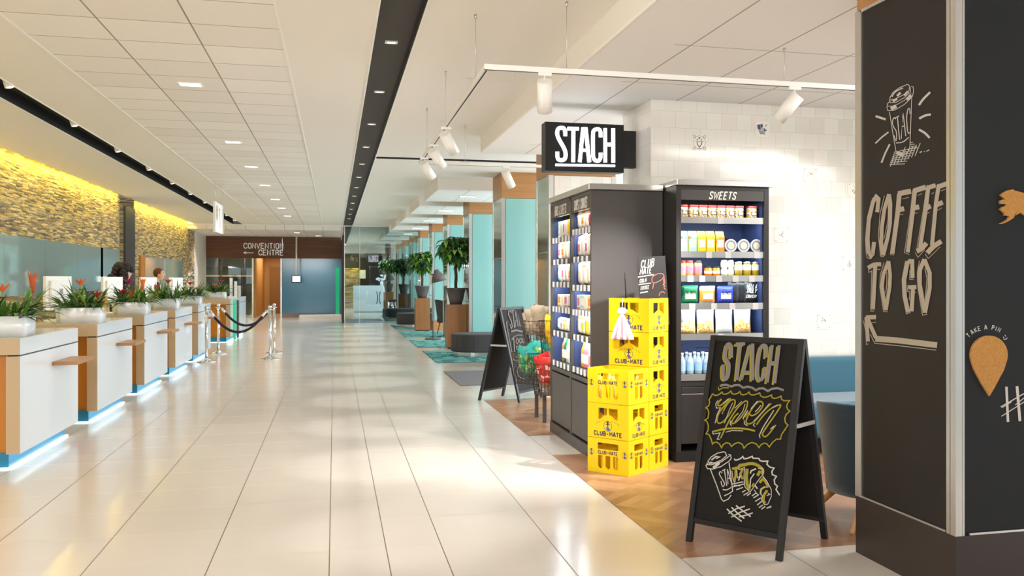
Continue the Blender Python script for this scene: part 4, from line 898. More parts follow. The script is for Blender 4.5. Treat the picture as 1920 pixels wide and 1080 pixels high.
goods(0, 5, 'bottle', 6, 0.072, 0.25, 0.066, [('brown', 'white', 'cream', 'brown'), ('dkgreen', 'white', 'white', 'green'), ('mint', 'blue', 'white', 'pale'), ('white', 'blue', 'cream', 'white'), ('black', 'white', 'cream', 'dark'), ('mint', 'white', 'white', 'clear')], 'juice_bottle', 'drink bottle', 0.1)
goods(1, 0, 'bag', 5, 0.13, 0.18, 0.09, [Wh, Or, Wh, Rd, Ye], 'crisp_pouch', 'upright crisp pouch')
goods(1, 1, 'bag', 5, 0.13, 0.205, 0.07, [Pk, Wh, Pk, Br, Wh], 'snack_pouch', 'tall snack pouch')
goods(1, 2, 'bag', 4, 0.155, 0.22, 0.08, [Wh, Br, Wh, Wh], 'bread_bag', 'large paper bag')
goods(1, 3, 'box', 5, 0.12, 0.13, 0.12, [Pk, Mi, Wh, Or, Rd], 'biscuit_box', 'low biscuit box')
goods(1, 4, 'bag', 5, 0.13, 0.18, 0.07, [Br, Lm, Ye, Wh, Pk], 'snack_pouch', 'small snack pouch')
goods(1, 5, 'bottle', 6, 0.07, 0.25, 0.07, [('orange', 'white', 'cream', 'orange'), ('pink', 'black', 'white', 'pink'), ('pink', 'white', 'cream', 'rose'), ('white', 'lilac', 'pink', 'white'), ('orange', 'black', 'white', 'amber'), ('pink', 'lilac', 'white', 'lilac-capped')], 'juice_bottle', 'juice bottle', 0.05)

# ------------------------------------------------------------------ yellow bottle crates
M['crate'] = mat('yellow_crate', (255, 236, 34), 0.42, sub=0.0); M['crateink'] = mat('crate_ink', (46, 44, 84), 0.5); M['crateblue'] = mat('crate_emblem_blue', (70, 84, 160), 0.5)
_t = NT(M['crate']); _tr = _t.nt.nodes.new('ShaderNodeBsdfTranslucent'); _tr.inputs[0].default_value = rgba((255, 210, 24)); _mx = _t.nt.nodes.new('ShaderNodeMixShader'); _mx.inputs[0].default_value = 0.42
_out = [n for n in _t.nt.nodes if n.type == 'OUTPUT_MATERIAL'][0]; _t.nt.links.new(_t.b.outputs[0], _mx.inputs[1]); _t.nt.links.new(_tr.outputs[0], _mx.inputs[2]); _t.nt.links.new(_mx.outputs[0], _out.inputs[0])
CL, CW, CH = 0.388, 0.278, 0.270
def plate(w, h, holes, th):
    """flat wall w x h with holes, as (verts, faces) in x, z with thickness th along y"""
    cu = bpy.data.curves.new('wallcut', 'CURVE'); cu.dimensions = '2D'; cu.fill_mode = 'BOTH'; cu.extrude = th/2
    for poly in [[(0, 0), (w, 0), (w, h), (0, h)]]+holes:
        sp = cu.splines.new('POLY'); sp.points.add(len(poly)-1)
        for p, q in zip(sp.points, poly): p.co = (q[0], q[1], 0, 1)
        sp.use_cyclic_u = True
    o = bpy.data.objects.new('wallcut', cu); COL.objects.link(o); bpy.context.view_layer.update()
    me = bpy.data.meshes.new_from_object(o.evaluated_get(bpy.context.evaluated_depsgraph_get()))
    vs = [(v.co.x, v.co.z, v.co.y) for v in me.vertices]; fs = [list(p.vertices) for p in me.polygons]
    bpy.data.objects.remove(o); bpy.data.meshes.remove(me); bpy.data.curves.remove(cu); return vs, fs
def arc(cx, cy, r, a0, a1, n): return [(cx+r*math.cos(math.radians(a0+(a1-a0)*i/n)), cy+r*math.sin(math.radians(a0+(a1-a0)*i/n))) for i in range(n+1)]
def holes(w, kind):
    c = w/2
    if kind == 'A':
        hw = 0.092 if w > 0.3 else 0.080
        L = [(c-hw, 0.232), (c-hw, 0.145)]+arc(c, 0.098, 0.082 if w > 0.3 else 0.072, 142, 97, 7)+[(c-0.006, 0.232)]
        R = [(2*c-x, z) for x, z in L][::-1]
        return [L, R]
    hw = 0.098 if w > 0.3 else 0.062; n = 3 if w > 0.3 else 2; sw_ = 0.046 if n == 3 else 0.04
    out = [[(c-hw, 0.182), (c+hw, 0.182), (c+hw, 0.232), (c-hw, 0.232)]]
    for k in range(n):
        x = c+(k-(n-1)/2)*(0.072 if n == 3 else 0.064)
        out.append([(x-sw_/2, 0.135), (x-sw_/2, 0.055)]+arc(x, 0.055, sw_/2, 180, 360, 6)+[(x+sw_/2, 0.055), (x+sw_/2, 0.135)])
    return out
def emblem(m, cx, cz, r, fn, mi=0):
    """round badge: hatted figure in a ring"""
    k = 0
    chalk(m, [([(cx+r*math.cos(2*PI*i/18), cz+r*math.sin(2*PI*i/18)) for i in range(19)], r*0.10)], fn, k, mi)
    chalk(m, [([(cx-r*0.5, cz+r*0.30), (cx+r*0.5, cz+r*0.30)], r*0.16), ([(cx, cz+r*0.3), (cx, cz+r*0.92)], r*0.42), ([(cx, cz-r*0.05), (cx, cz+r*0.2)], r*0.26)], fn, k+1, mi)
    chalk(m, [([(cx-r*0.2, cz-r*0.75), (cx+r*0.2, cz-r*0.25)], r*0.75), ([(cx+r*0.2, cz-r*0.8), (cx+r*0.6, cz-r*0.75)], r*0.24)], fn, k+1, 1)
def make_crate(kind, label):
    t = thing('bottle_crate', label, 'crate', (0, 0, 0), 0, 'yellow bottle crates'); th = 0.008
    m = MB()
    for w, place in ((CL, lambda x, y, z: (x-CL/2, y-CW/2+th/2, z)), (CL, lambda x, y, z: (CL/2-x, CW/2-th/2-y, z)), (CW-2*th, lambda x, y, z: (CL/2-th/2-y, x-CW/2+th, z)), (CW-2*th, lambda x, y, z: (-CL/2+th/2+y, CW/2-th-x, z))):
        vs, fs = plate(w, CH-0.004, holes(w, kind), th); m.add([place(x, y, z) for x, y, z in vs], fs)
    for k in range(9): x = -CL/2+th+0.012+k*0.0425; m.box(x, -CW/2+th, 0.0, x+0.010, CW/2-th, 0.012)
    obj('crate_shell', m, M['crate'], t)
    m = MB()
    for k in (-1, 1):
        m.box(k*0.064-0.0025, -CW/2+th+0.001, 0.0125, k*0.064+0.0025, CW/2-th-0.001, 0.15)
    m.box(-CL/2+th+0.001, -0.0025, 0.0125, CL/2-th-0.001, 0.0025, 0.15); obj('divider', m, M['crate'], t)
    for w, fn in ((CL, lambda x, y, k: (x, -CW/2-0.0012-0.0002*k, y)), (CW, lambda x, y, k: (CL/2+0.0012+0.0002*k, x, y))):
        ink = MB()
        big = w > 0.3
        if kind == 'A':
            cw, g, h = (0.021, 0.0085, 0.030) if big else (0.0135, 0.006, 0.026); L = wordlen('CLUB-MATE', cw, g)
            chalk(ink, word('CLUB-MATE', -L/2, 0.020, h, cw, g, cw*0.40), fn); em = MB(); emblem(em, 0, 0.095, 0.038 if big else 0.034, fn); obj('crate_emblem', em, [M['crateink'], M['crateblue']], t, flip=False)
            R = 0.105 if big else 0.07
            for i in range(13):
                if 5 <= i <= 7 and big: continue
                a = math.radians(150-10*i); x, z = (R+0.018)*math.cos(a)*0.98, 0.082+R*0.55*math.sin(a)
                chalk(ink, [([(x-0.003, z), (x+0.003, z+0.0005)], 0.006)], fn)
        else:
            cw, g, h = (0.0145, 0.006, 0.024) if big else (0.0085, 0.004, 0.018); L = wordlen('CLUB-MATE', cw, g)
            chalk(ink, word('CLUB-MATE', -L/2, 0.147, h, cw, g, cw*0.42), fn)
            for sgn in (-1, 1): em = MB(); emblem(em, sgn*(w/2-0.036), 0.155, 0.024, fn); obj('crate_emblem', em, [M['crateink'], M['crateblue']], t, flip=False)
        obj('crate_lettering', ink, M['crateink'], t, flip=False)
    return t
nearc = Vector((2.159, 6.702)); adir = Vector((-0.2365, 0.307)).normalized(); bdir = Vector((0.4915, 0.349)).normalized(); bdir = Vector((adir.y, -adir.x)) if Vector((adir.y, -adir.x)).dot(bdir) > 0 else Vector((-adir.y, adir.x))
ang = math.atan2(adir.y, adir.x)-PI       # local +x points back along -adir ... the long face looks left, the short face right
frz = math.atan2(-adir.y, -adir.x)
cf = nearc+adir*CL/2+bdir*CW/2; cb = cf+bdir*(CW+0.006)
PA_, PB_ = make_crate('A', ''), make_crate('B', '')
stack = [(cf, 0, 'B', 'bottom crate of the lower front stack'), (cf, 1, 'A', 'middle crate of the lower front stack'), (cf, 2, 'B', 'open top crate of the lower front stack'),
  (cb, 0, 'B', 'bottom crate of the tall stack'), (cb, 1, 'B', 'second crate from the floor in the tall stack'), (cb, 2, 'A', 'third crate from the floor in the tall stack'), (cb, 3, 'A', 'fourth crate of the tall stack, under the topmost'), (cb, 4, 'A', 'topmost crate of the tall stack with a chalk card')]
usedA = usedB = False
for c, lv, kd, lab in stack:
    src = PA_ if kd == 'A' else PB_; lab = 'yellow plastic '+lab
    p = (c.x, c.y, 0.0045+lv*CH)
    if (kd == 'A' and not usedA) or (kd == 'B' and not usedB):
        src.location = p; src.rotation_euler = (0, 0, frz); src['label'] = lab
        if kd == 'A': usedA = True
        else: usedB = True
    else: dup(src, p, frz, lab)
# bottles standing in the open crate
gb = mat('clear_glass_bottle', (246, 236, 150), 0.08, trans=0.5)
for i, (u, v) in enumerate(((-0.13, -0.07), (0.0, -0.07), (0.13, -0.07), (0.13, 0.07), (-0.13, 0.07), (0.0, 0.07))):
    q = Matrix.Rotation(frz, 2) @ Vector((u, v))
    bottle('glass_bottle', 'empty clear bottle in the open crate, %s' % ('front row far end', 'front row middle', 'front row near end', 'back row near end', 'back row far end', 'back row middle')[i], 'bottles in the open crate', (cf.x+q.x, cf.y+q.y, 0.0045+2*CH+0.0128), 0.03, 0.22, gb, PM['yellow'])
# chalk card and its twin seen edge-on, standing in the topmost crate
ztop = 0.0045+4*CH+0.05
def card(name, a, b, top, label, txt):
    a = Vector(a); b = Vector(b); c = (a+b)/2
    t = thing(name, label, 'chalk card', (c.x, c.y, ztop), 0)
    pl = Plane((c.x, c.y, ztop), ((b-a).y, -(b-a).x, 0)); e = (b-a)
    n = Vector((e.y, -e.x, 0)).normalized()
    A, B = Vector((a.x, a.y, ztop)), Vector((b.x, b.y, ztop)); lean = Vector((-e.x, -e.y, 0)).normalized()*0.045
    Tt = [A+lean+Vector((0,0,top)), B+lean+Vector((0,0,top+0.012))]
    q = [A, B, Tt[1], Tt[0]]; q2 = [v-n*0.004 for v in q]
    m = MB(); m.add(q+q2, [[0,1,2,3],[7,6,5,4],[0,4,5,1],[1,5,6,2],[2,6,7,3],[3,7,4,0]]); obj('card_board', m, M['chalkboard'], t, world=True)
    return t, Plane(A, n)
cd, PC = card('chalk_card', (2.385, 7.06), (2.645, 7.12), 0.545, 'black chalk card with a drink name and a red outline, standing in the topmost crate', 1)
f = crop(PC, 1080, 460, 4.5, 0.0015); m = MB()
T = [([(570,125),(550,125),(545,185),(562,190)],10),([(585,120),(572,180),(590,176)],10),([(603,118),(595,165),(610,168),(622,112)],10),([(628,165),(640,112),(652,118),(640,138),(650,150),(630,162),(688,166)],9),
 ([(540,245),(555,200),(562,230),(578,195),(575,245)],10),([(580,242),(600,190),(602,238)],10),([(598,190),(630,184)],10),([(616,188),(612,235)],10),([(650,182),(632,184),(628,230),(645,226)],10),([(630,206),(644,204)],8),([(523,268),(655,247)],9),
 ([(553,285),(540,292),(540,315),(555,312)],8),([(565,283),(560,308),(572,308),(575,283),(565,283)],7),([(582,280),(578,305),(588,304)],7),([(588,303),(597,278),(600,302)],7),([(528,331),(632,318)],8),
 ([(560,345),(548,348),(545,375),(558,373)],7),([(566,345),(563,372)],7),([(574,345),(572,370),(584,368)],7),([(588,342),(586,368)],7),([(598,340),(592,366),(604,364)],7),([(605,342),(626,338)],7),([(614,342),(610,364)],7),([(540,402),(606,390)],9)]
T = [s for s in T if len(s[0]) == 2 and s[0][1][0]-s[0][0][0] > 60]
for txt, x, y, h, cw, g, w in (('CLUB', 547, 192, 62, 20, 9, 7), ('MATE', 538, 248, 50, 17, 8, 7), ('COLA', 537, 315, 29, 10, 5, 5), ('EISTEE', 546, 377, 27, 9, 4, 4.5)):
    T += [([(px, py-(px-540)*0.16) for px, py in q[0]], q[1]) for q in word(txt, x, y, h, cw, g, w, 0.14, True)]
chalk(m, T, f); obj('chalk_lettering', m, M['chalkw'], cd, world=True, flip=False)
m = MB(); chalk(m, [([(646,365),(655,320),(640,300),(648,265),(690,240),(730,240),(742,262),(720,290),(680,312),(655,318)],5,3),([(742,262),(750,320),(735,330),(752,345)],5),([(738,285),(745,365),(758,372)],5),([(700,425),(712,398),(735,392),(750,405)],5,3)], f); obj('chalk_outline', m, M['chalkred'], cd, world=True, flip=False, label='red chalk outline')
t = thing('chalk_card', 'second black card seen almost edge-on, leaning behind the topmost crate', 'chalk card', (2.30, 7.22, ztop), 0)
m = MB(); A = Vector((2.300, 7.14, ztop)); B = Vector((2.345, 7.32, ztop)); q = [A, B, B+Vector((-0.03,-.04,0.22)), A+Vector((-0.035,0,0.42))]; q2 = [v+Vector((0.004,-0.001,0)) for v in q]
m.add(q+q2, [[0,1,2,3],[7,6,5,4],[0,4,5,1],[1,5,6,2],[2,6,7,3],[3,7,4,0]]); obj('card_board', m, M['chalkboard'], t, world=True)
# bag of sweets tied to the top crate
hang = nearc+bdir*(CW+0.006)+adir*0.235
t = thing('gift_bag', 'white and pink cellophane bag hanging on a string from the topmost crate', 'bag', (hang.x-bdir.x*0.035, hang.y-bdir.y*0.035, 0.0045+4*CH-0.06), frz)
def gb_(u, v):
    a = 2*PI*u; r = (0.012+0.085*(1-v)**0.8)*(1+0.16*math.sin(7*a+v*3)); return (r*1.05*math.cos(a), r*0.36*math.sin(a), v*0.20)
m = MB(); m.sheet(gb_, 42, 9, lambda i, j: 1 if i % 42 in (27, 28, 32, 33, 36) else 0, wrapu=True); m.f.append(list(range(42))); m.m.append(0); m.s.append(False); obj('bag', m, [PM['white'], PM['pink']], t)
m = MB(); m.ball((0, 0, 0.225), 0.05, 0.012, 0.028, 12); obj('gathered_top', m, PM['white'], t)
m = MB(); m.tube([(0, 0, 0.20), (-0.004, 0.008, 0.26), (-0.008, 0.024, 0.327)], 0.0022, 6); obj('string', m, PM['white'], t)

# ------------------------------------------------------------------ basket stand with snack bags
st = thing('basket_stand', 'grey metal stand carrying four wire baskets beside the shelf cabinet', 'stand', (2.20, 9.7, 0))
for y in (9.47, 9.86): m = MB(); m.beam((2.128, y, 0), (2.128, y, 0.29), 0.035, 0.035); obj('leg', m, M['grey'], st, world=True)
m = MB()
for z in (0.275,): m.beam((2.128, 9.47, z), (2.128, 9.86, z), 0.03, 0.03); m.beam((2.128, 9.66, z), (2.42, 9.66, z), 0.03, 0.03)
m.beam((2.42, 9.93, 0), (2.42, 9.93, 1.0), 0.035, 0.035); m.beam((2.42, 9.66, 0.275), (2.42, 9.93, 0.275), 0.03, 0.03); obj('cross_bar', m, M['grey'], st, world=True)
wire = mat('bronze_wire', (84, 66, 50), 0.4, 0.7)
def basket(cx, cy, z, w, h, label, tone, tap=0.78):
    t = thing('wire_basket', label, 'basket', (cx, cy, z), math.radians(40), 'wire baskets on the stand'); m = MB()
    def ring(k): s = w/2*(tap+(1-tap)*k); c = s*0.35; return [(-s, -s+c), (-s+c, -s), (s-c, -s), (s, -s+c), (s, s-c), (s-c, s), (-s+c, s), (-s, s-c)]
    n = 6
    for j in range(n+1): k = j/n; m.tube([(x, y, h*k) for x, y in ring(k)], 0.0045 if j == n else 0.0024, 5, closed=True)
    for i in range(8):
        for s_ in (0, 0.25, 0.5, 0.75):
            a0, b0 = ring(0)[i], ring(0)[(i+1) % 8]; a1, b1 = ring(1)[i], ring(1)[(i+1) % 8]
            m.tube([(a0[0]+(b0[0]-a0[0])*s_, a0[1]+(b0[1]-a0[1])*s_, 0), (a1[0]+(b1[0]-a1[0])*s_, a1[1]+(b1[1]-a1[1])*s_, h)], 0.0024, 5)
    obj('wire_frame', m, wire, t); m = MB(); r = ring(0); m.prism(r, lambda u, v, q: (u, v, q), 0, 0.004); obj('basket_base', m, wire, t); return t
def printed(name, base, stops, sc=14):
    m = mat(name, base, 0.35); t = NT(m); g = t.n('ShaderNodeNewGeometry').outputs['Position']
    t.base(t.ramp(t.noise(g, sc, 3, 0.6), stops, 'CONSTANT')); return m
PM['p_kraft'] = printed('printed_kraft', (196, 178, 154), [(0.0, (138, 122, 100)), (0.44, (156, 142, 120)), (0.60, (150, 76, 40)), (0.66, (170, 158, 138))])
PM['p_yellow'] = printed('printed_yellow', (250, 206, 30), [(0.0, (246, 204, 24)), (0.58, (232, 160, 20)), (0.64, (250, 216, 60))])
PM['p_green'] = printed('printed_green', (30, 140, 90), [(0.0, (22, 120, 84)), (0.44, (40, 150, 96)), (0.52, (140, 182, 70)), (0.60, (232, 236, 214)), (0.66, (34, 110, 60))])
PM['p_red'] = printed('printed_red', (206, 40, 36), [(0.0, (196, 34, 34)), (0.50, (216, 50, 40)), (0.58, (246, 226, 196)), (0.64, (232, 140, 60)), (0.68, (190, 30, 32))])
BK = [(2.19, 10.10, 0.80, 0.30, 0.24, 'upper wire basket holding brown paper bags', 'kraft', 'brown paper snack bag'), (2.30, 9.72, 0.70, 0.30, 0.36, 'upper wire basket holding yellow bags', 'yellow', 'bright yellow snack bag'),
      (2.05, 9.86, 0.38, 0.33, 0.33, 'lower wire basket holding green bags', 'dkgreen', 'green snack bag'), (2.19, 9.50, 0.30, 0.34, 0.32, 'lower wire basket holding red bags', 'red', 'red snack bag')]
for q, (cx, cy, z, w, h, lab, c, dsc) in enumerate(BK):
    basket(cx, cy, z, w, h, lab, c)
    for i in range(5):
        a = 2*PI*i/5+q; rad = 0.062 if i else 0.0
        px_, py_ = cx+rad*math.cos(a), cy+rad*math.sin(a)
        where = ('in the middle of its basket', 'at the rim, first from the walkway', 'at the rim, second from the walkway', 'at the rim, third from the walkway', 'at the rim, fourth from the walkway')[i]
        c2 = {'kraft': ('p_kraft', 'kraft', 'p_kraft'), 'yellow': ('p_yellow', 'yellow', 'p_yellow'), 'dkgreen': ('p_green', 'teal', 'p_green'), 'red': ('p_red', 'red', 'p_red')}[c]
        o = pouch('snack_bag', dsc+' '+where, 'bag', dsc+'s in a wire basket', (px_, py_, z+h*0.30+0.02*i), rr.uniform(-1.2, 1.2), 0.19, 0.27+0.03*(i % 2), 0.085, c2, seed=30+i+q*5)
        o.rotation_euler = (rr.uniform(-0.35, 0.35), rr.uniform(-0.45, 0.45), rr.uniform(-1.4, 0.6))

# ------------------------------------------------------------------ decorated tiles on the shop wall (painted squares)
blu = mat('tile_blue', (70, 84, 120), 0.4); gry = mat('tile_grey_ink', (120, 118, 124), 0.4); M['ivory'] = mat('ivory_tile', (240, 234, 222), 0.2)
def deco(x, z, kind, label):
    t = thing('painted_tile', label, 'tile', (x, 8.0, z)); m = MB(); m.box(-0.073, -0.004, -0.073, 0.073, -0.0005, 0.073); obj('tile_face', m, M['ivory'], t)
    m = MB(); fn = lambda a, b, k: (a, -0.0052-0.0002*k, b); r = random.Random(kind*7)
    if kind == 0:
        for sx_ in (-1, 1):
            for sz_ in (-1, 1):
                for k in range(5): a = k*1.25; chalk(m, [([(sx_*(0.052+0.012*math.cos(a)), sz_*(0.055+0.012*math.sin(a))), (sx_*(0.052+0.012*math.cos(a+.6)), sz_*(0.055+0.012*math.sin(a+.6)))], 0.007)], fn)
        chalk(m, [([(0.06*math.cos(2*PI*k/24), 0.06*math.sin(2*PI*k/24)) for k in range(25)], 0.003), ([(-0.04,0.008),(0.04,0.008)],0.004), ([(-0.022,0.004),(-0.022,-0.016),(0,-0.045),(0.022,-0.016),(0.022,0.004)],0.008), ([(-0.01,0.04),(0.01,0.04)],0.012), ([(-0.02,0.018),(-0.02,0.03)],0.01), ([(0.02,0.018),(0.02,0.03)],0.01), ([(0,-0.045),(0,-0.06)],0.004), ([(-0.02,-0.06),(0.02,-0.06)],0.003)], fn)
    elif kind == 1:
        for k in range(46):
            a, q = r.uniform(0, 2*PI), 0.04*math.sqrt(r.random()); cx, cz = 0.006+q*math.cos(a), -0.014+q*0.85*math.sin(a); chalk(m, [([(cx-.004, cz), (cx+.004, cz)], 0.008)], fn, k*0.02)
        chalk(m, [([(-0.04,0.045),(-0.03,0.0)],0.03),([(-0.01,0.05),(-0.005,0.02)],0.024),([(0.03,0.03),(0.045,0.05)],0.006)], fn)
    else:
        for sx_ in (-1, 1):
            for sz_ in (-1, 1): chalk(m, [([(sx_*0.058-.004, sz_*0.058), (sx_*0.058+.004, sz_*0.058)], 0.008)], fn)
        for k in range(7 if kind < 5 else 16):
            a, q = r.uniform(0, 2*PI), 0.03*math.sqrt(r.random()); x0, z0 = q*math.cos(a), q*math.sin(a); chalk(m, [([(x0, z0), (x0+r.uniform(-.016, .016), z0+r.uniform(-.016, .016))], 0.0055)], fn, k*0.02)
    obj('tile_painting', m, blu if kind in (0, 1) else gry, t, flip=False)
for i, (px, py, kd, lb) in enumerate(((1311, 267, 0, 'painted tile with a heart vase in a ring and corner scrolls'), (1429, 243, 1, 'painted tile with a blue bunch of grapes'), (1519, 329, 2, 'painted tile with a small grey sprig, between the grape tile and the pillar'), (1465, 440, 3, 'painted tile with a faint figure close to the bright light pool'), (1602, 357, 5, 'painted tile half hidden behind the pillar edge'), (1591, 494, 6, 'painted tile with dense grey figures by the pillar edge'), (1545, 603, 4, 'painted tile with a grey bird just above the sofa'), (1213, 205, 7, ''))):
    if not lb: continue
    q = Plane((0, 8.0, 0), (0, -1, 0)).hit(px, py); s = 0.151
    deco(q.x, q.z, kd, lb)
# ------------------------------------------------------------------ reception counters on the left
XF = -2.40
COUNTS = [(8.16, 9.86), (10.62, 12.34), (13.10, 14.82), (15.53, 17.28), (18.02, 19.78), (23.42, 27.4)]
CN = ['nearest white reception counter, cut by the picture edge', 'second nearest white reception counter with an orange-flowered planter', 'third white reception counter, in front of the dark-haired woman', 'fourth white reception counter, in front of the man in a suit', 'fifth white reception counter behind the rope posts', 'farthest white reception counter, standing alone near the convention frieze']
CN[0] = 'nearest white reception counter in the row'
def counter(y0, y1, label, shelf=True, wide=1.0):
    t = thing('reception_counter', label, 'counter', (XF, y0, 0), 0, 'white reception counters'); Ln = y1-y0
    m = MB(); m.box(-wide, 0, 0.905, 0, Ln, 1.033, 0); m.box(-wide, -0.004, 0.905, -0.001, 0.0, 1.033, 1); m.box(-wide, 0.0, 1.0331, -0.03, Ln, 1.036, 2)
    obj('top_slab', m, [M['white'], M['tan'], mat('counter_top_beige', (196, 184, 160), 0.15)], t)
    m = MB(); m.box(-0.10, 0.0, 0.125, 0, Ln, 0.893, 0); m.box(-0.10, -0.004, 0.125, -0.001, 0.0, 0.893, 1); obj('front_panel', m, [M['white'], M['tan']], t)
    m = MB(); m.box(-wide+0.02, 0.09, 0.125, -0.101, Ln-0.03, 0.904); obj('side_panel', m, M['amber'], t)
    m = MB(); m.box(-0.095, 0.02, 0.893, -0.02, Ln-0.02, 0.905); obj('shadow_gap', m, M['black'], t)
    m = MB(); m.box(-wide+0.05, 0.06, 0.012, -0.10, Ln-0.06, 0.125); obj('plinth', m, M['blueplinth'], t)
    m = MB(); m.box(-wide+0.05, 0.04, 0.0, -0.075, Ln-0.04, 0.012); obj('light_strip', m, M['led'], t)
    if shelf:
        m = MB(); m.box(0.001, Ln*0.50, 0.745, 0.20, Ln*0.50+0.62, 0.778); obj('bag_shelf', m, mat('shelf_wood', (170, 124, 78), 0.4), t, bevel=0.002)
    l = lamp('plinth_light', 'AREA', (0, 0, 0), (0, 0, -1), 0.32*Ln, (0.92, 1, 0.97), shape='RECTANGLE', size=0.04, size_y=Ln-0.1)
    l.parent = t; l.location = (-0.06, Ln/2, 0.11); l.rotation_euler = (0, math.radians(20), 0)
    return t
for (a, b), lab in zip(COUNTS, CN): counter(a, b, lab, shelf=(a < 20), wide=0.72)

# ------------------------------------------------------------------ planters with bromeliads
LEAF = [mat('leaf_green', (70, 116, 40), 0.4), mat('leaf_light', (122, 156, 62), 0.4), mat('leaf_dark', (42, 80, 36), 0.4)]
FLO = dict(orange=mat('bract_orange', (240, 120, 50), 0.45), red=mat('bract_red', (196, 36, 40), 0.45), magenta=mat('bract_magenta', (170, 30, 90), 0.45), yellow=mat('bract_yellow', (236, 170, 40), 0.45), rust=mat('bract_rust', (190, 90, 44), 0.45))
def strap(m, base, az, el, ln, w, droop, mi=0, n=7):
    p = Vector(base); d = Vector((math.cos(az)*math.cos(el), math.sin(az)*math.cos(el), math.sin(el))); side = Vector((-math.sin(az), math.cos(az), 0)); vs = []; fs = []
    for i in range(n):
        k = i/(n-1); ww = w*(0.35+1.3*k if k < 0.45 else max(0.02, (1-k)/0.55*0.95))/1.0
        nrm = d.cross(side).normalized()
        vs += [p+side*ww/2+nrm*0.12*ww, p-nrm*0.08*ww, p-side*ww/2+nrm*0.12*ww]
        p = p+d*ln/(n-1); d = (d+Vector((0, 0, -droop/(n-1)))).normalized()
    for i in range(n-1):
        a = i*3; fs += [[a, a+1, a+4, a+3], [a+1, a+2, a+5, a+4]]
    m.add(vs, fs, mi, True)
def planter(loc, label, flowers, seed, w=0.56, tub=True, rz=0.0, nleaf=110):
    r = random.Random(seed); t = thing('planter_box', label, 'planter', loc, rz, 'white counter planters'); h = 0.165
    m = MB(); n = 28; prof = []
    def sup(a, sx_, sy_, e=0.22): c, s = math.cos(a), math.sin(a); return (math.copysign(abs(c)**e, c)*sx_, math.copysign(abs(s)**e, s)*sy_)
    ring = [sup(2*PI*k/n, w/2, 0.15) for k in range(n)]
    for sc, z in ((0.975, 0), (1.0, h)): m.v += [(x*sc, y*sc, z) for x, y in ring]
    for sc, z in ((0.95, h), (0.93, h-0.04)): m.v += [(x*sc, y*sc, z) for x, y in ring]
    for j in range(3):
        for k in range(n): k2 = (k+1) % n; m.f.append([j*n+k, j*n+k2, (j+1)*n+k2, (j+1)*n+k]); m.m.append(0); m.s.append(j != 1)
    m.f.append(list(range(n))[::-1]); m.m.append(0); m.s.append(False); m.f.append(list(range(3*n, 4*n))); m.m.append(1); m.s.append(False)
    obj('planter_tub', m, [M['white'], mat('soil', (50, 38, 28), 0.95)], t, flip=False)
    if tub:
        m = MB(); m.lathe([(0.075, 0), (0.10, 0.19), (0.092, 0.19), (0.085, 0.14)], (-w/2-0.03, 0.20, 0), 24); obj('side_tub', m, M['white'], t)
    m = MB()
    for i in range(nleaf):
        x, y = r.uniform(-w*0.44, w*0.44), r.uniform(-0.11, 0.11)
        az = math.atan2(y*2.0+r.uniform(-.12, .12), x*0.9+r.uniform(-.22, .22)); strap(m, (x, y, h-0.045), az, r.uniform(0.5, 1.35), r.uniform(0.22, 0.40), r.uniform(0.028, 0.052), r.uniform(0.5, 2.2), r.choice((0, 0, 1, 2, 2)))
    obj('foliage', m, LEAF, t, flip=False, kind='stuff')
    for x, y, z, c, kind in flowers:
        m = MB(); m.tube([(x*0.8, y*0.8, h-0.04), (x, y, z)], 0.007, 6, mi=1)
        if kind == 'star':
            for i in range(16): strap(m, (x, y, z-0.05+0.05*(i//8)), i*0.785+0.3*(i//8), 0.25+0.6*(i//8), 0.115, 0.032, 0.5, 0, 5)
        else:
            for i in range(8): strap(m, (x, y, z-0.11), i*0.785, 1.35, 0.18, 0.042, 0.05, 0, 5)
        obj('flower', m, [FLO[c], LEAF[1]], t, flip=False, label=c+' flower')
    return t
ZT = 1.036
planter((-2.65, 8.56, ZT), 'white planter with an orange star flower and a tall rust bract on the nearest counter', [(0.02, -0.06, 0.36, 'orange', 'star'), (0.22, 0.02, 0.46, 'rust', 'spike')], 3, 0.44)
planter((-2.605, 10.92, ZT), 'white planter with a bright orange bloom and a small red one on the second counter', [(-0.03, 0.0, 0.40, 'orange', 'star'), (0.13, 0.0, 0.27, 'red', 'star'), (0.20, 0.02, 0.22, 'yellow', 'spike')], 5, 0.41)
planter((-2.57, 13.32, ZT), 'white planter with magenta and orange flowers in front of the dark-haired woman', [(-0.06, 0, 0.40, 'magenta', 'star'), (-0.13, -0.03, 0.27, 'red', 'star'), (0.11, 0, 0.42, 'orange', 'spike'), (-0.02, -0.05, 0.27, 'rust', 'spike')], 7, 0.38)
planter((-2.56, 15.75, ZT), 'white planter with dark red and yellow flowers in front of the man in a suit', [(-0.15, -0.02, 0.33, 'red', 'spike'), (-0.13, -0.03, 0.21, 'yellow', 'star'), (0.02, 0, 0.40, 'rust', 'star')], 9, 0.38)
planter((-2.55, 18.25, ZT), 'white planter with a dark bloom on the fifth counter by the bell-shaped screen', [(-0.02, 0, 0.36, 'red', 'star'), (0.12, 0, 0.26, 'rust', 'spike')], 11, 0.38)
planter((-2.72, 23.75, ZT), 'white planter with pink and orange blooms on the farthest counter', [(0.08, 0, 0.38, 'magenta', 'star'), (-0.08, 0, 0.30, 'orange', 'star')], 13, 0.40, True)
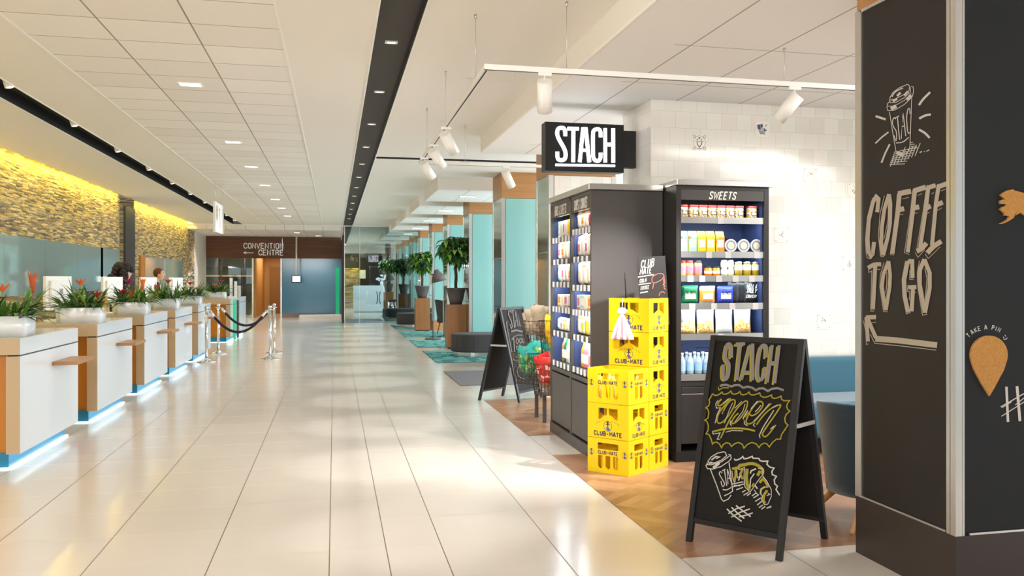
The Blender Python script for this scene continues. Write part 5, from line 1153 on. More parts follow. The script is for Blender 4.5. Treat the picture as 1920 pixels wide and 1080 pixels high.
# ------------------------------------------------------------------ screens, phones and card readers for the staff
M['screen'] = mat('lit_screen', (150, 196, 226), 0.3, emit=0.6)
def monitor(loc, label, rz):
    t = thing('computer_monitor', label, 'monitor', loc, rz, 'white computer monitors')
    m = MB(); m.box(-0.02, -0.19, 0.12, 0.02, 0.19, 0.50); m.box(0.02, -0.14, 0.17, 0.045, 0.14, 0.45); obj('casing', m, M['whiteplastic'], t, bevel=0.006)
    m = MB(); m.box(-0.024, -0.175, 0.135, -0.0205, 0.175, 0.485); obj('screen', m, M['screen'], t)
    m = MB(); m.box(0.03, -0.03, 0.0, 0.055, 0.03, 0.25); m.box(-0.09, -0.11, 0, 0.10, 0.11, 0.012); obj('stand', m, M['whiteplastic'], t, bevel=0.003)
    m = MB(); m.box(0.0455, -0.02, 0.30, 0.047, 0.03, 0.36); obj('vent', m, mat('monitor_badge', (150, 146, 140), 0.5), t)
    return t
MON = [(-3.08, 9.05), (-3.02, 11.55), (-2.98, 14.0), (-2.96, 16.45), (-2.92, 18.9)]
for (x, y), n in zip(MON, ('nearest counter', 'second counter, behind the orange bloom', 'third counter, in front of the dark-haired woman', 'fourth counter, in front of the man in a suit', 'fifth counter')):
    monitor((x, y, ZT), 'white monitor back on the '+n, math.radians(-28))
def reader(loc, label, rz):
    t = thing('card_reader', label, 'card reader', loc, rz); m = MB(); m.cyl((0, 0, 0), (0, 0, 0.20), 0.010, n=8); m.cyl((0, 0, 0), (0, 0, 0.012), 0.05, n=16); obj('stand', m, M['steel'], t)
    m = MB(); m.box(-0.02, -0.045, 0.19, 0.012, 0.045, 0.33); obj('keypad', m, M['black'], t, bevel=0.006); return t
reader((-2.80, 8.80, ZT), 'black card reader in front of the nearest monitor', -0.6); reader((-2.70, 11.62, ZT), 'black card reader beside the orange bloom on the second counter', -0.5); reader((-2.66, 16.5, ZT), 'black card reader behind the fourth planter', -0.5)
for i, (x, y, lab) in enumerate(((-3.2, 10.72, 'open white booklet lying behind the second planter'),)):
    t = thing('paper_booklet', lab, 'booklet', (x, y, ZT), 0.3); m = MB(); m.box(-0.16, -0.1, 0, 0, 0.1, 0.014); m.box(0.002, -0.1, 0, 0.16, 0.1, 0.012); obj('pages', m, M['whiteplastic'], t); m = MB(); m.box(-0.165, -0.105, -0.0002, 0.165, 0.105, -0.0001); obj('cover', m, M['black'], t)
# semicircular pattern screens with white posts on the fifth counter, mosaic
mosa = mat('mosaic_screen', (190, 180, 160), 0.4); _t = NT(mosa); _g = _t.n('ShaderNodeNewGeometry').outputs['Position']; _v = _t.n('ShaderNodeTexVoronoi'); _v.inputs['Scale'].default_value = 34; _t.nt.links.new(_g, _v.inputs['Vector'])
_s = _t.n('ShaderNodeSeparateColor'); _t.nt.links.new(_v.outputs['Color'], _s.inputs[0]); _t.base(_t.ramp(_s.outputs[0], [(0, (110, 104, 92)), (0.3, (206, 196, 170)), (0.6, (236, 234, 226)), (0.8, (150, 140, 120))], 'CONSTANT'))
t = thing('round_desk_screen', 'half-round mosaic desk screen held by white posts on the fifth counter', 'desk screen', (-2.62, 19.35, ZT)); m = MB()
poly = [(0, 0.02)]+[(-0.42*math.sin(math.radians(a))*0.95, 0.16+0.46*math.cos(math.radians(a))) for a in range(0, 100, 8)]+[(-0.36, 0.02)]
m.prism(poly, lambda u, v, q: (u, q, v), -0.01, 0.01); obj('mosaic_pane', m, mosa, t)
m = MB(); m.beam((0.0, 0, 0), (0.0, 0, 0.72), 0.05, 0.05); obj('post', m, M['trimwhite'], t); m = MB(); m.beam((-0.04, -0.05, 0), (-0.14, -0.05, 0.42), 0.05, 0.04); obj('post', m, M['trimwhite'], t)
m = MB(); m.box(-0.28, -0.12, 0.0, 0.06, 0.12, 0.02); obj('base', m, M['greydark'], t)
t = thing('white_post', 'row of tall white posts on the farthest counter', 'post', (-2.47, 24.0, ZT)); m = MB(); m.beam((0.02, 0.05, 0), (0.02, 0.05, 0.50), 0.06, 0.06); obj('post', m, M['trimwhite'], t); m = MB(); m.beam((0.05, 0.8, 0), (0.05, 0.8, 0.42), 0.08, 0.06); obj('post', m, M['trimwhite'], t); m = MB(); m.box(0.0, 1.5, 0, 0.10, 1.7, 0.30); obj('post', m, M['steel'], t)
t = thing('counter_stripe', 'green and grey upright strips on the front of the farthest counter', 'panel strip', (XF, 23.7, 0)); m = MB(); m.box(0.001, 0.35, 0.02, 0.03, 0.75, 0.98); obj('green_strip', m, M['green'], t); m = MB(); m.box(0.001, 1.2, 0.02, 0.03, 1.5, 0.98); obj('grey_strip', m, M['grey'], t)

# ------------------------------------------------------------------ people behind the counters
SKIN = mat('skin', (222, 170, 140), 0.5); SKIN2 = mat('skin_light', (224, 186, 168), 0.5)
def person(loc, rz, label, suit, skin, hairfn, hairmat, hair_name, lean=0.0, height=1.0, glasses=False):
    t = thing('person', label, 'person', loc, rz)
    J = {'pelvis': ((0,0,.96),(.15,.11)), 'waist': ((.0,0,1.10),(.135,.10)), 'chest': ((.03+lean*.5,0,1.30),(.16,.11)), 'top': ((.03+lean*.8,0,1.42),(.12,.085)), 'neck': ((.04+lean,0,1.50),(.055,.055)), 'head0': ((.06+lean*1.2,0,1.57),(.06,.06))}
    E = [('pelvis','waist'),('waist','chest'),('chest','top'),('top','neck'),('neck','head0')]
    for s, k in ((1,'l'),(-1,'r')):
        J['sh'+k] = ((.02+lean*.7, s*.175, 1.40),(.062,.062)); J['el'+k] = ((.06+lean*.4, s*.235, 1.15),(.045,.045)); J['wr'+k] = ((.30+lean*.3, s*.17, 1.11),(.028,.028)); J['ha'+k] = ((.365+lean*.3, s*.155, 1.105),(.034,.018))
        E += [('top','sh'+k),('sh'+k,'el'+k),('el'+k,'wr'+k),('wr'+k,'ha'+k)]
        J['hi'+k] = ((0, s*.09, .88),(.095,.09)); J['kn'+k] = ((.02, s*.10, .50),(.06,.06)); J['an'+k] = ((-.01, s*.10, .09),(.042,.042)); J['to'+k] = ((.15, s*.11, .035),(.035,.03))
        E += [('pelvis','hi'+k),('hi'+k,'kn'+k),('kn'+k,'an'+k),('an'+k,'to'+k)]
    ks = list(J); me = bpy.data.meshes.new('body'); me.from_pydata([J[k][0] for k in ks], [(ks.index(a), ks.index(b)) for a, b in E], [])
    o = bpy.data.objects.new('body', me); COL.objects.link(o); o.modifiers.new('skin', 'SKIN'); o.modifiers.new('sub', 'SUBSURF').levels = 2
    for i, k in enumerate(ks): me.skin_vertices[0].data[i].radius = J[k][1]; me.skin_vertices[0].data[i].use_root = (k == 'pelvis')
    bpy.context.view_layer.update(); ev = bpy.data.meshes.new_from_object(o.evaluated_get(bpy.context.evaluated_depsgraph_get()))
    m = MB()
    for v in ev.vertices: m.v.append(tuple(v.co))
    for p in ev.polygons:
        c = p.center; m.f.append(list(p.vertices)); m.s.append(True)
        hand = c.x > .27+lean*.3 and abs(c.y) > .1 and c.z > 1.0; collar = c.z > 1.475
        front = c.z > 1.22 and c.x > .08+lean*.5 and abs(c.y) < 0.05*(c.z-1.2)/0.25
        m.m.append(0 if (hand or collar) else (2 if front and not hand else 1))
    bpy.data.objects.remove(o)
    hx = .085+lean*1.3; hz = 1.63
    def hd(p):
        q = Vector(p); u = (q.z-hz)/0.125
        if u < 0: q.y *= 1+0.28*u; q.x = hx+(q.x-hx)*(1+0.10*u)+0.015*(-u)
        return q
    m.ball((hx, 0, hz), .102, .078, .125, 24, 0, hd)
    m.ball((hx+.100, 0, hz-.012), .020, .014, .022, 10, 0); m.ball((hx+.098, 0, hz-.055), .012, .026, .006, 10, 3)
    for s in (1, -1):
        m.ball((hx-.005, s*.078, hz-.01), .018, .010, .032, 10, 0); m.ball((hx+.086, s*.033, hz+.012), .010, .013, .008, 10, 4); m.ball((hx+.094, s*.033, hz+.012), .004, .005, .005, 8, 5); m.ball((hx+.085, s*.034, hz+.034), .010, .020, .004, 8, 5)
        for f in range(4):
            y = s*.155+(f-1.5)*.019; L = (.070, .08, .076, .06)[f]; bx = .385+lean*.3; m.tube([(bx, y, 1.105), (bx+L*.5, y, 1.104), (bx+L*.8, y, 1.092), (bx+L, y, 1.078)], [.0095, .009, .008, .006], 8, 0)
        m.tube([(.345+lean*.3, s*.155-s*.025, 1.10), (.375+lean*.3, s*.155-s*.052, 1.095), (.40+lean*.3, s*.155-s*.055, 1.088)], [.012, .0095, .007], 8, 0)
    obj('body', m, [skin, suit, mat('white_shirt', (238, 238, 240), 0.7), mat('lips', (180, 100, 92), 0.5), mat('eye_white', (236, 234, 230), 0.3), mat('eye_dark', (40, 28, 22), 0.3)], t)
    m = MB(); hairfn(m, hx, hz); obj('hair', m, hairmat, t)
    if glasses:
        m = MB()
        for s in (1, -1): m.tube([(hx+.108, s*.036+.024*math.cos(2*PI*k/16), hz+.010+.019*math.sin(2*PI*k/16)) for k in range(16)], .003, 6, closed=True); m.tube([(hx+.105, s*.06, hz+.014), (hx, s*.084, hz+.016)], .0025, 6)
        m.tube([(hx+.109, -.012, hz+.012), (hx+.109, .012, hz+.012)], .003, 6); obj('glasses', m, M['black'], t)
    t.scale = (height,)*3; return t
def short_hair(m, hx, hz):
    def fn(p):
        q = Vector(p); 
        if q.x > hx+.03 and q.z < hz+.075: q.x = hx+.03+(q.x-hx-.03)*0.2
        if q.z < hz-.01 and q.x > hx-.03: q.y *= .86
        q += Vector((0, 0, .004*math.sin(q.x*190+q.y*150))); return q
    m.ball((hx-.018, 0, hz+.032), .104, .086, .108, 28, 0, fn)
def curly(m, hx, hz):
    r = random.Random(2)
    for i in range(190):
        a = r.uniform(0, 2*PI); z = r.uniform(-.30, .16); rad = .135 if z > -.05 else .18
        x, y = rad*math.cos(a)*math.sqrt(max(.05, 1-(max(z, 0)/.17)**2)), rad*math.sin(a)*math.sqrt(max(.05, 1-(max(z, 0)/.17)**2))
        if x > .055 and z < .06: continue
        m.ball((hx-.03+x*1.1, y, hz+z), r.uniform(.035, .055), n=8)
    m.ball((hx-.035, 0, hz-.02), .115, .12, .155, 16)
person((-3.62, 17.35, 0), math.radians(8), 'woman with long dark curly hair and glasses standing behind the row of white counters', mat('dark_jacket', (28, 24, 28), 0.8), SKIN2, curly, mat('dark_curly_hair', (30, 18, 18), 0.7), 'hair', 0.03, 0.985, True)
person((-3.64, 20.6, 0), math.radians(4), 'man with short brown hair in a dark suit looking down behind a white monitor', mat('dark_suit', (26, 26, 38), 0.8), SKIN, short_hair, mat('brown_hair', (96, 54, 32), 0.7), 'hair', 0.05, 0.985)

# ------------------------------------------------------------------ rope barrier
def stanchion(x, y, label):
    t = thing('rope_post', label, 'barrier post', (x, y, 0), 0, 'chrome rope posts')
    m = MB(); m.lathe([(0.165, 0), (0.165, 0.012), (0.15, 0.022), (0.09, 0.04), (0.04, 0.06), (0.03, 0.075)], n=32); obj('base', m, M['chrome'], t)
    m = MB(); m.cyl((0, 0, 0.07), (0, 0, 0.96), 0.026, n=20); obj('pole', m, M['chrome'], t)
    m = MB(); m.lathe([(0.026, 0.96), (0.036, 0.962), (0.036, 1.0), (0.028, 1.012), (0.0, 1.014)], n=20, cap1=False); m.tube([(0.052*math.cos(a*PI/8), 0.052*math.sin(a*PI/8), 0.93) for a in range(16)], 0.006, 6, closed=True); m.cyl((0.02, 0, 0.93), (0.055, 0, 0.93), 0.007, n=8); m.cyl((-0.02, 0, 0.93), (-0.055, 0, 0.93), 0.007, n=8); obj('finial', m, M['chrome'], t)
SP = [(-2.25, 17.95), (-2.26, 19.83), (-1.17, 18.25), (-1.19, 19.82)]
for (x, y), n in zip(SP, ('nearest to the white counters', 'second along the white counters', 'front one standing in the open floor', 'rear one standing in the open floor')): stanchion(x, y, 'chrome rope post, '+n)
def rope(a, b, sag, label):
    t = thing('barrier_rope', label, 'rope', ((a[0]+b[0])/2, (a[1]+b[1])/2, 0.5), 0, 'dark blue barrier ropes')
    P0, P1 = Vector((a[0], a[1], 0.93)), Vector((b[0], b[1], 0.93)); d = (P1-P0).normalized(); P0 += d*0.06; P1 -= d*0.06; pts = []
    for i in range(25): k = i/24; p = P0.lerp(P1, k); p.z -= sag*(1-(2*k-1)**2); pts.append(p)
    m = MB(); m.tube(pts[2:-2], 0.024, 12); obj('cord', m, mat('rope_navy', (24, 24, 44), 0.8), t, world=True)
    for e in (pts[:3], pts[-3:]): m = MB(); m.tube(e, [0.012, 0.028, 0.028] if e is pts[:3] else [0.028, 0.028, 0.012], 12); obj('end_ferrule', m, M['chrome'], t, world=True)
rope(SP[0], SP[2], 0.40, 'front dark blue rope sagging between the chrome posts'); rope(SP[1], SP[3], 0.36, 'rear dark blue rope sagging between the chrome posts')

# ------------------------------------------------------------------ hanging pieces
t = thing('hanging_picture', 'white hanging picture with a tall oval figure, under the left ceiling slot', 'hanging sign', (-2.17, 19.0, 2.40)); m = MB(); m.box(-0.02, -0.60, 0, 0.02, 0.55, 0.56); obj('panel', m, M['trimwhite'], t)
m = MB(); m.box(-0.022, 0.551, 0, 0.022, 0.75, 0.56); obj('tan_edge', m, M['tan'], t)
m = MB(); PH = lambda a, b, k: (0.0215+0.0004*k, a, b); el = lambda cx, cy, rx, ry: [(cx+rx*math.cos(2*PI*k/20), cy+ry*math.sin(2*PI*k/20)) for k in range(20)]
m.add([PH(x, y, 0) for x, y in el(-0.36, 0.36, 0.13, 0.15)], [list(range(20))], 0); m.add([PH(x, y, 1) for x, y in el(-0.36, 0.36, 0.10, 0.04)], [list(range(20))], 1); m.add([PH(x, y, 0) for x, y in el(0.12, 0.16, 0.14, 0.09)], [list(range(20))], 1)
chalk(m, [([(0.1, 0.24), (0.02, 0.40)], 0.05), ([(-0.35, 0.2), (-0.2, 0.08)], 0.02), ([(-0.05, 0.42), (0.06, 0.46)], 0.05)], PH, 0, 2); obj('printed_figure', m, [mat('print_tan', (190, 160, 100), 0.6), mat('print_rose', (224, 180, 180), 0.6), mat('print_dark', (90, 84, 90), 0.6)], t, flip=False)
m = MB(); m.cyl((0, -0.5, 0.56), (0, -0.5, 0.95), 0.003, n=6); m.cyl((0, 0.5, 0.56), (0, 0.5, 0.95), 0.003, n=6); obj('wire', m, M['steel'], t)
t = thing('hanging_screen', 'small screen hanging on a white pole in front of the blue glass', 'screen', (-1.37, 36.0, 1.38)); m = MB(); m.cyl((0, 0, 0.27), (0, 0, ZL-1.38), 0.03, n=12); obj('pole', m, M['trimwhite'], t)
m = MB(); m.box(-0.17, -0.04, 0, 0.17, 0.02, 0.27); obj('casing', m, M['black'], t, bevel=0.006); m = MB(); m.box(-0.14, -0.043, 0.03, 0.14, -0.0405, 0.24); obj('display', m, mat('white_display', (226, 240, 244), 0.3, emit=0.8), t)
t = thing('green_bar', 'tall bright green bar standing at the end of the blue glass', 'light bar', (0.12, 37.4, 0.12)); m = MB(); m.box(-0.07, -0.03, 0, 0.07, 0.03, 1.84); obj('bar', m, M['green'], t); m = MB(); m.box(-0.09, -0.05, 0, 0.09, 0.05, 0.03); obj('foot', m, M['steel'], t)
# convention lettering on the frieze
t = thing('frieze_lettering', 'thin silver convention centre lettering with a left arrow on the walnut frieze', 'sign', (-2.7, YB, 2.5)); fn = lambda x, y, k: (x, YB-0.006-0.0005*k, y); m = MB()
cw, g = 0.118, 0.034; L = wordlen('CONVENTION', cw, g); q0 = Plane((0, YB, 0), (0, -1, 0)).hit(457, 470); q1 = Plane((0, YB, 0), (0, -1, 0)).hit(531, 458); sc_ = (q1.x-q0.x)/L
cw *= sc_; g *= sc_
chalk(m, word('CONVENTION', q0.x, 2.715, 0.20, cw, g, 0.026), fn); L2_ = wordlen('CENTRE', cw, g); chalk(m, word('CENTRE', q1.x-L2_, 2.455, 0.20, cw, g, 0.026), fn)
obj('lettering', m, M['steel'], t, world=True, flip=False); m = MB(); chalk(m, [([(q0.x, 2.54), (q0.x+0.36, 2.54)], 0.022), ([(q0.x+0.09, 2.585), (q0.x, 2.54), (q0.x+0.09, 2.495)], 0.022)], fn); obj('arrow', m, M['steel'], t, world=True, flip=False)
for y in (41.6, 45.5): lamp('desk_fill', 'SPOT', (1.4, y, ZC-0.03), (1.5, y+0.6, 0), 150, WHITE, spot_size=math.radians(110), spot_blend=0.6, shadow_soft_size=0.06)  # added spots without fittings that brighten the desk beyond the screen
# dark side room furniture
t = thing('glass_shelving', 'dark shelving with one shelf coloured as lit inside the side room', 'shelving', (-4.3, 41.0, 0))
for a in (-1.6, -0.3, 1.0): m = MB(); m.box(a, 0, 0, a+0.05, 0.4, 2.1); obj('upright', m, M['greydark'], t)
for z in (0.5, 1.1, 2.05): m = MB(); m.box(-1.55, 0, z, 1.0, 0.38, z+0.04); obj('shelf', m, M['greydark'], t)
m = MB(); m.box(-1.55, 0, 1.62, 1.0, 0.38, 1.68); obj('shelf', m, M['warmwall'], t)  # the warm lighter colour makes this shelf look lit
lamp('side_room_light', 'AREA', (-4.4, 39.8, 2.45), (-4.4, 39.8, 0), 30, WARM, shape='RECTANGLE', size=1.4, size_y=0.3)
t = thing('ceiling_light_panel', 'long white light panel under the side room ceiling', 'ceiling light', (-4.6, 39.4, 2.46)); m = MB(); m.box(-0.8, -0.12, 0, 0.8, 0.12, 0.035); obj('frame', m, M['trimwhite'], t); m = MB(); m.box(-0.75, -0.1, -0.004, 0.75, 0.1, 0.0); obj('diffuser', m, mat('panel_glow', (255, 246, 226), 0.5, emit=3), t)

# ------------------------------------------------------------------ recessed lights
def downlight(x, y, z, label, group, w, d, power, cone=70):
    t = thing('recessed_downlight', label, 'ceiling light', (x, y, z), 0, group); m = MB(); m.box(-w/2, -d/2, -0.008, w/2, d/2, 0.0); obj('frame', m, M['trimwhite'], t)
    m = MB(); m.box(-w/2+0.02, -d/2+0.02, -0.010, w/2-0.02, d/2-0.02, -0.0081); obj('diffuser', m, mat('small_lens', (255, 240, 214), 0.5, emit=0.9) if w < 0.12 else M['lampglow'], t)
    if power: lamp('downlight_beam', 'SPOT', (x, y, z-0.02), (x, y, 0), power, WARM, spot_size=math.radians(cone), spot_blend=0.6, shadow_soft_size=0.05)
names = ['nearest', 'second', 'third', 'fourth', 'fifth', 'sixth', 'seventh', 'eighth', 'ninth', 'tenth', 'eleventh', 'twelfth']
for i in range(12):
    y = 7.70+2.06*i; downlight(0.45, y, ZC+0.0895, 'small downlight in the right dark ceiling slot, %s in its row' % names[i], 'downlights in the right slot', 0.10, 0.08, 92, 30)
for y in (5.6, 3.5, 1.4): lamp('downlight_beam', 'SPOT', (0.45, y, ZC+0.05), (0.45, y, 0), 85, WARM, spot_size=math.radians(30), spot_blend=0.8, shadow_soft_size=0.05)
for i, y in enumerate((9.4, 13.2, 16.0, 19.1, 22.4, 25.1, 28.2)): downlight(-1.32, y, ZC, 'rectangular downlight in the tiled ceiling field, %s in its row' % names[i], 'downlights in the tiled field', 0.22, 0.16, 55, 120)
for y in (5.6, 1.8): lamp('downlight_beam', 'SPOT', (-1.32, y, ZC-0.02), (-1.32, y, 0), 55, WARM, spot_size=math.radians(120), spot_blend=0.8, shadow_soft_size=0.05)
for i, (x, y) in enumerate(((-1.3, 34.6), (-4.0, 34.6), (-0.6, 36.9))): downlight(x, y, ZL, 'added fill light in the lowered ceiling before the far wall, %s from the glass screen' % ('second', 'third', 'first')[i], 'added lights before the far wall', 0.22, 0.16, 90, 130)  # fittings and beams added to brighten the far end
for i in range(10):
    y = 9.9+2.3*i
    t = thing('wall_washer', 'small spot on the lip of the left dark ceiling slot, %s in its row' % names[i], 'ceiling light', (-3.0, y, ZC+0.02), 0, 'spots in the left slot'); m = MB(); m.cyl((0, 0, -0.035), (-0.03, 0, 0.07), 0.045, n=16); obj('lamp_body', m, M['trimwhite'], t); m = MB(); m.cyl((-0.0, 0, -0.040), (-0.001, 0, -0.0355), 0.030, n=16); obj('lens', m, mat('small_lens', (255, 240, 214), 0.5, emit=0.9), t)
    lamp('washer_beam', 'SPOT', (-3.05, y, ZC-0.05), (-3.15, y, 0), 30, WARM, spot_size=math.radians(80), spot_blend=0.7, shadow_soft_size=0.04)
for i, (a, b) in enumerate(RAFT[1:6]): downlight(2.55, a+(b-a)*0.45, ZR-0.004, 'wide downlight in the raft ahead of the %s glazed pillar' % names[i+1], 'downlights in the rafts', 0.34, 0.16, 40, 110)

# ------------------------------------------------------------------ seating side: rugs, mats, pedestals with trees, ottomans, lamps
def slab(name, x0, y0, x1, y1, h, m_, label, cat, group=None, z=0.0):
    m = MB(); m.box(x0, y0, z, x1, y1, z+h); o = obj(name, m, m_, bevel=0.002); return tag(o, label, cat, group)
for i, (a, b) in enumerate(((16.72, 19.5), (20.6, 23.0), (24.25, 27.0), (28.4, 31.0))):
    slab('woven_rug', 1.78, a, 6.4, b, 0.012, M['carpet'], 'teal striped rug, %s along the row of glazed pillars' % names[i], 'rug', 'teal rugs')
slab('woven_rug', 1.78, 33.3, 6.4, 35.2, 0.012, M['carpet'], 'teal striped rug beyond the glass screen', 'rug', 'teal rugs')
slab('entrance_mat', 1.72, 13.04, 6.0, 15.12, 0.010, M['matgrey'], 'dark grey mat behind the smaller pavement board', 'mat')
slab('threshold_mat', 0.42, 33.0, 1.70, 36.0, 0.008, M['matblue'], 'pale blue-grey mat just beyond the glass screen', 'mat')
def rotslab(): pass
def tree(loc, h, seed, label, spread=0.42, pedh=0.955, pw=0.42, scale=1.0, xlim=True):
    r = random.Random(seed); x, y = loc
    p = thing('plant_pedestal', 'square wooden pedestal under the '+label, 'pedestal', (x, y, 0), 0, 'wooden pedestals'); m = MB(); m.box(-pw/2, -pw/2, 0.03, pw/2, pw/2, pedh); obj('pedestal_body', m, M['oak'], p, bevel=0.003); m = MB(); m.box(-pw/2+0.02, -pw/2+0.02, 0, pw/2-0.02, pw/2-0.02, 0.0295); obj('plinth', m, M['black'], p)
    t = thing('potted_tree', label, 'potted plant', (x, y, pedh+0.001), 0, 'potted trees on pedestals'); m = MB(); m.lathe([(0.13, 0), (0.155, 0.10), (0.205, 0.32), (0.215, 0.325), (0.215, 0.36), (0.195, 0.36), (0.18, 0.30)], n=28); obj('pot', m, [M['pot']], t)
    m = MB(); m.cyl((0, 0, 0.285), (0, 0, 0.30), 0.178, n=24); obj('soil', m, mat('soil', (50, 38, 28)), t)
    st = []; m = MB()
    for s in range(3): m.tube([(0.022*math.cos(2.1*s+k*0.9), 0.022*math.sin(2.1*s+k*0.9), 0.30+k*(h-0.62)/7) for k in range(8)], 0.017, 8)
    top = h-0.34; tips = []
    NTIP = 30
    for i in range(NTIP):
        a = i*2.4; k = i/(NTIP-1); L = (0.05+spread*0.72*math.sin(PI*min(1, 0.15+0.75*k)))*r.uniform(0.6, 1.0)*scale; b = Vector((0, 0, top-0.1-0.15*k)); e = Vector((math.cos(a)*L, math.sin(a)*L, h-0.08-0.52*k+r.uniform(-.03, .03))); m.tube([b, (b+e)/2+Vector((0, 0, .03)), e], [0.009, 0.006, 0.004], 6); tips.append(e)
    m.v = [(min(a, 2.76-x) if xlim else a, b, c) for a, b, c in m.v]; obj('trunk', m, mat('trunk_brown', (82, 64, 44), 0.8), t)
    m = MB()
    for e in tips:
        for k in range(7):
            az = k*0.9+r.uniform(-.2, .2); strap(m, e, az, r.uniform(-0.5, 0.5), r.uniform(0.20, 0.32)*scale, r.uniform(0.09, 0.13)*scale, r.uniform(1.4, 2.6), r.choice((0, 2, 2, 0, 1)), 7)
    lim = 2.775-x; m.v = [(min(a, lim-0.02*math.sin(i*1.7)**2) if xlim else a, b, c) for i, (a, b, c) in enumerate(m.v)]
    obj('foliage', m, LEAF, t, flip=False, kind='stuff'); return t
tree((2.575, 20.28), 1.55, 4, 'nearest potted tree with large drooping leaves')
tree((2.50, 27.5), 1.42, 6, 'second potted tree with a braided trunk', 0.5)
tree((2.60, 36.4), 1.42, 8, 'third potted tree, just beyond the glass screen', 0.5)
tree((2.30, 41.5), 1.50, 9, 'farthest potted tree beside the white reception desk', 0.55)
def ottoman(x0, y0, L, w, label):
    t = thing('ottoman', label, 'ottoman', (x0, y0, 0), 0, 'dark grey ottomans'); r = w/2
    def outline(ins): return [(r+(r-ins)*math.cos(math.radians(a)), r+(r-ins)*math.sin(math.radians(a))) for a in range(90, 271, 10)]+[(L-r+(r-ins)*math.cos(math.radians(a)), r+(r-ins)*math.sin(math.radians(a))) for a in range(-90, 91, 10)]
    m = MB(); m.prism(outline(0.0), lambda u, v, q: (u, v, q), 0.09, 0.44); obj('upholstery', m, M['charcoal'], t, bevel=0.025, seg=3)
    m = MB(); m.prism(outline(0.05), lambda u, v, q: (u, v, q), 0.012, 0.0895); obj('steel_plinth', m, M['steel'], t); return t
ottoman(2.22, 17.75, 2.4, 0.95, 'nearest dark grey ottoman behind the smaller pavement board'); ottoman(1.90, 29.2, 1.3, 1.1, 'dark grey ottoman beside the second potted tree'); ottoman(1.7, 33.95, 1.6, 1.1, 'dark grey ottoman beyond the glass screen')
def floor_lamp(x, y, label, H=1.62, dirx=0.8):
    t = thing('floor_lamp', label, 'floor lamp', (x, y, 0), 0, 'dark floor lamps'); m = MB(); m.lathe([(0.20, 0.012), (0.20, 0.03), (0.19, 0.038), (0.02, 0.042)], n=32); obj('base', m, M['pot'], t)
    m = MB(); m.tube([(0, 0, 0.04), (0, 0, H-0.12), (0.0, 0, H)], 0.012, 10); m.cyl((-0.03, 0, H), (0.05, 0, H+0.01), 0.02, n=12); obj('pole', m, M['pot'], t)
    m = MB(); c = Vector((0.10, -0.02, H+0.03)); d = Vector((0.24, -0.06, -0.97)).normalized(); prof = [(0.035, -0.10), (0.06, -0.09), (0.075, -0.03), (0.10, -0.01), (0.155, 0.08), (0.19, 0.21), (0.185, 0.21), (0.15, 0.09), (0.09, 0.01)]
    m.lathe(prof, n=28, cap1=False); rot = d.to_track_quat('Z', 'Y').to_matrix(); m.v = [tuple(rot @ Vector(p)+c) for p in m.v]; obj('lamp_shade', m, M['pot'], t)
    m = MB(); m.ball(tuple(c+d*0.10), 0.05, n=12); obj('bulb', m, M['lampglow'], t)
    lamp('lamp_bulb', 'POINT', Vector((x, y, 0))+c+d*0.15, (0, 0, 0), 6, WARM, shadow_soft_size=0.05); return t
floor_lamp(2.38, 23.25, 'dark floor lamp with a bell shade on the third rug'); floor_lamp(2.05, 38.5, 'dark floor lamp between the farthest potted trees')
def lounge(x, y, label, rz):
    t = thing('lounge_chair', label, 'chair', (x, y, 0), rz); m = MB()
    def f(u, v): a = math.radians(-75+150*u); R = 0.36*(0.80+0.24*v); return (-R*math.cos(a), R*math.sin(a), 0.34+v*(0.62-0.12*abs(2*u-1)**2))
    m.sheet(f, 15, 9); k = len(m.v); m.sheet(lambda u, v: (f(u, v)[0]*0.94+0.0, f(u, v)[1]*0.94, f(u, v)[2]), 15, 9); obj('backrest', m, M['charcoal'], t, flip=False)
    m = MB(); m.lathe([(0.0, 0.34), (0.30, 0.34), (0.32, 0.38), (0.31, 0.45), (0.0, 0.46)], n=24, cap0=False, cap1=False); obj('seat', m, M['charcoal'], t)
    for i in range(4): a = PI/4+i*PI/2; m = MB(); m.cyl((0.24*math.cos(a), 0.24*math.sin(a), 0.34), (0.32*math.cos(a), 0.32*math.sin(a), 0.012), 0.018, 0.012, 10); obj('leg', m, M['oak'], t)
lounge(3.0, 25.2, 'dark lounge chair with a curved back behind the floor lamp', math.radians(20))
t = thing('waste_bin', 'chrome waste bin with a black rim beyond the glass screen', 'bin', (2.35, 39.8, 0)); m = MB(); m.cyl((0, 0, 0), (0, 0, 0.56), 0.17, n=24); obj('bin_body', m, M['chrome'], t); m = MB(); m.cyl((0, 0, 0.562), (0, 0, 0.66), 0.172, n=24); obj('rim', m, M['black'], t)
# white desk behind the glass screen
t = thing('reception_desk', 'white reception desk with two dark curved handles beyond the glass screen', 'desk', (0.84, 43.0, 0)); m = MB(); m.box(0, 0, 0.06, 1.56, 0.7, 1.22); obj('desk_body', m, mat('pale_blue_white', (214, 226, 240), 0.3), t, bevel=0.004); m = MB(); m.box(0.04, 0.05, 0, 1.52, 0.65, 0.06); obj('plinth', m, M['steel'], t)
m = MB()
for s in (-1, 1): chalk(m, [([(1.10+s*(0.055+0.05*(1-(k/6-1)**2)*-1+0.03), 0.40+k*0.045) for k in range(13)], 0.035)], lambda x, y, k: (x, -0.004, y))
obj('handle_mark', m, M['black'], t, flip=False)
t = thing('notice_paper', 'white notice pinned on the dark wall beyond the glass screen', 'notice', (1.42, 49.98, 1.55)); m = MB(); m.box(-0.17, -0.01, 0, 0.17, 0, 0.45); obj('sheet', m, M['trimwhite'], t)
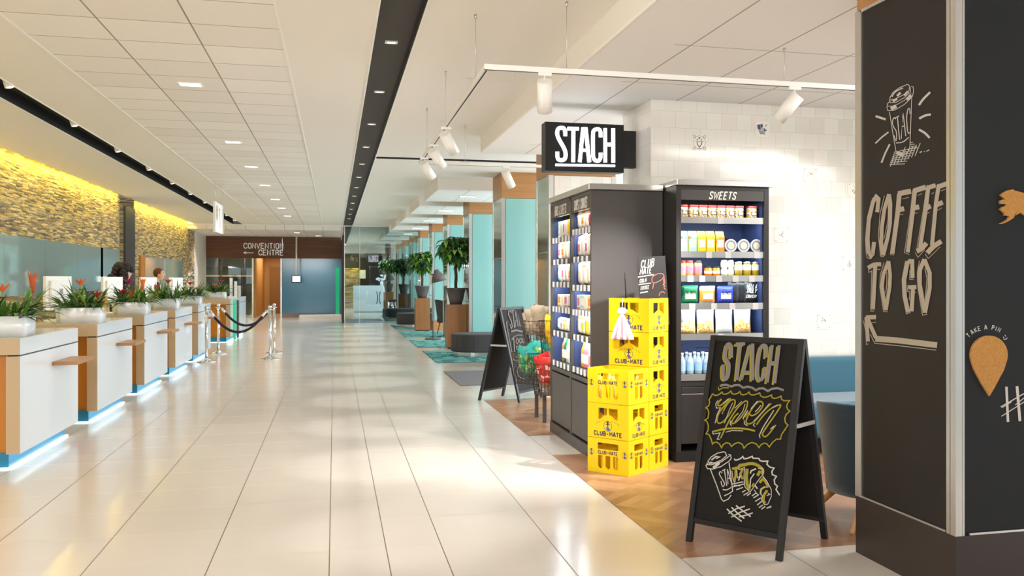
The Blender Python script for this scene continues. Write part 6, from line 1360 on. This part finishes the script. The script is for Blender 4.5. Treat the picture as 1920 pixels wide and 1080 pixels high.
t = thing('flower_vase', 'white flowers standing on the reception desk beyond the glass screen', 'flowers', (2.1, 43.3, 1.221)); m = MB(); m.lathe([(0.06, 0), (0.08, 0.1), (0.05, 0.2)], n=14); obj('vase', m, M['white'], t); m = MB(); r_ = random.Random(4)
for i in range(22): m.ball((r_.uniform(-.24, .2), r_.uniform(-.1, .1), 0.22+r_.uniform(0, .26)), 0.05, n=8)
obj('blossoms', m, M['white'], t, kind='stuff')

# ------------------------------------------------------------------ blue sofa and tub chair in the shop
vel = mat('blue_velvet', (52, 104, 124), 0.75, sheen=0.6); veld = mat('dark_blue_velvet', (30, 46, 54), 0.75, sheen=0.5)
t = thing('sofa', 'blue velvet sofa with a plain back against the tiled wall', 'sofa', (5.0, 7.3, 0)); m = MB(); m.box(-1.25, 0.45, 0.16, 1.25, 0.66, 0.785); obj('backrest', m, vel, t, bevel=0.05, seg=4)
m = MB(); m.box(-1.25, -0.25, 0.16, 1.25, 0.449, 0.46); obj('seat', m, vel, t, bevel=0.05, seg=4)
for x in (-1.15, 1.15):
    for y in (-0.18, 0.55): m = MB(); m.cyl((x, y, 0.17), (x, y, 0.005), 0.022, 0.016, 12); obj('leg', m, M['oak'], t)
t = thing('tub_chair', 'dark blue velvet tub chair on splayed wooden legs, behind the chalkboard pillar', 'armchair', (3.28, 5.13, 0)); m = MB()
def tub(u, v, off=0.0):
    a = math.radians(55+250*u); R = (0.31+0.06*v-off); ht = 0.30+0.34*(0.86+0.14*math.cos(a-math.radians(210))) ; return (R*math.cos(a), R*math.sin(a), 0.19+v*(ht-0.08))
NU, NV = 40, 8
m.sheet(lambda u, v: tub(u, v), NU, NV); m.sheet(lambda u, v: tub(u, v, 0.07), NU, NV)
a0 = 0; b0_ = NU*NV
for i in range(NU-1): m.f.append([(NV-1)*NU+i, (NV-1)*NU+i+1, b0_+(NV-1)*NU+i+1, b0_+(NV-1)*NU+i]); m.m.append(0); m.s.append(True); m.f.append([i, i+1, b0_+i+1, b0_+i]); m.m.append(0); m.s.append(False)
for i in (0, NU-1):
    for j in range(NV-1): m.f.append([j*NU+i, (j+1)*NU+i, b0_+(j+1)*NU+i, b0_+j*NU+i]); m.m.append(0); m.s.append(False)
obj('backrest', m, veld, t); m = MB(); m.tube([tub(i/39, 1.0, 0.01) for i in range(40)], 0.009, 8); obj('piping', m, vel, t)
m = MB(); m.lathe([(0.0, 0.2), (0.28, 0.2), (0.28, 0.38), (0.25, 0.42), (0.0, 0.43)], n=28, cap0=False, cap1=False); obj('seat', m, vel, t)
for a in (218, 122, 305, 35):
    a = math.radians(a); m = MB(); m.cyl((0.24*math.cos(a), 0.24*math.sin(a), 0.20), (0.43*math.cos(a), 0.43*math.sin(a), 0.005), 0.026, 0.016, 12); obj('leg', m, wood('beech_leg', (190, 142, 88), (206, 158, 104), 0.45), t)
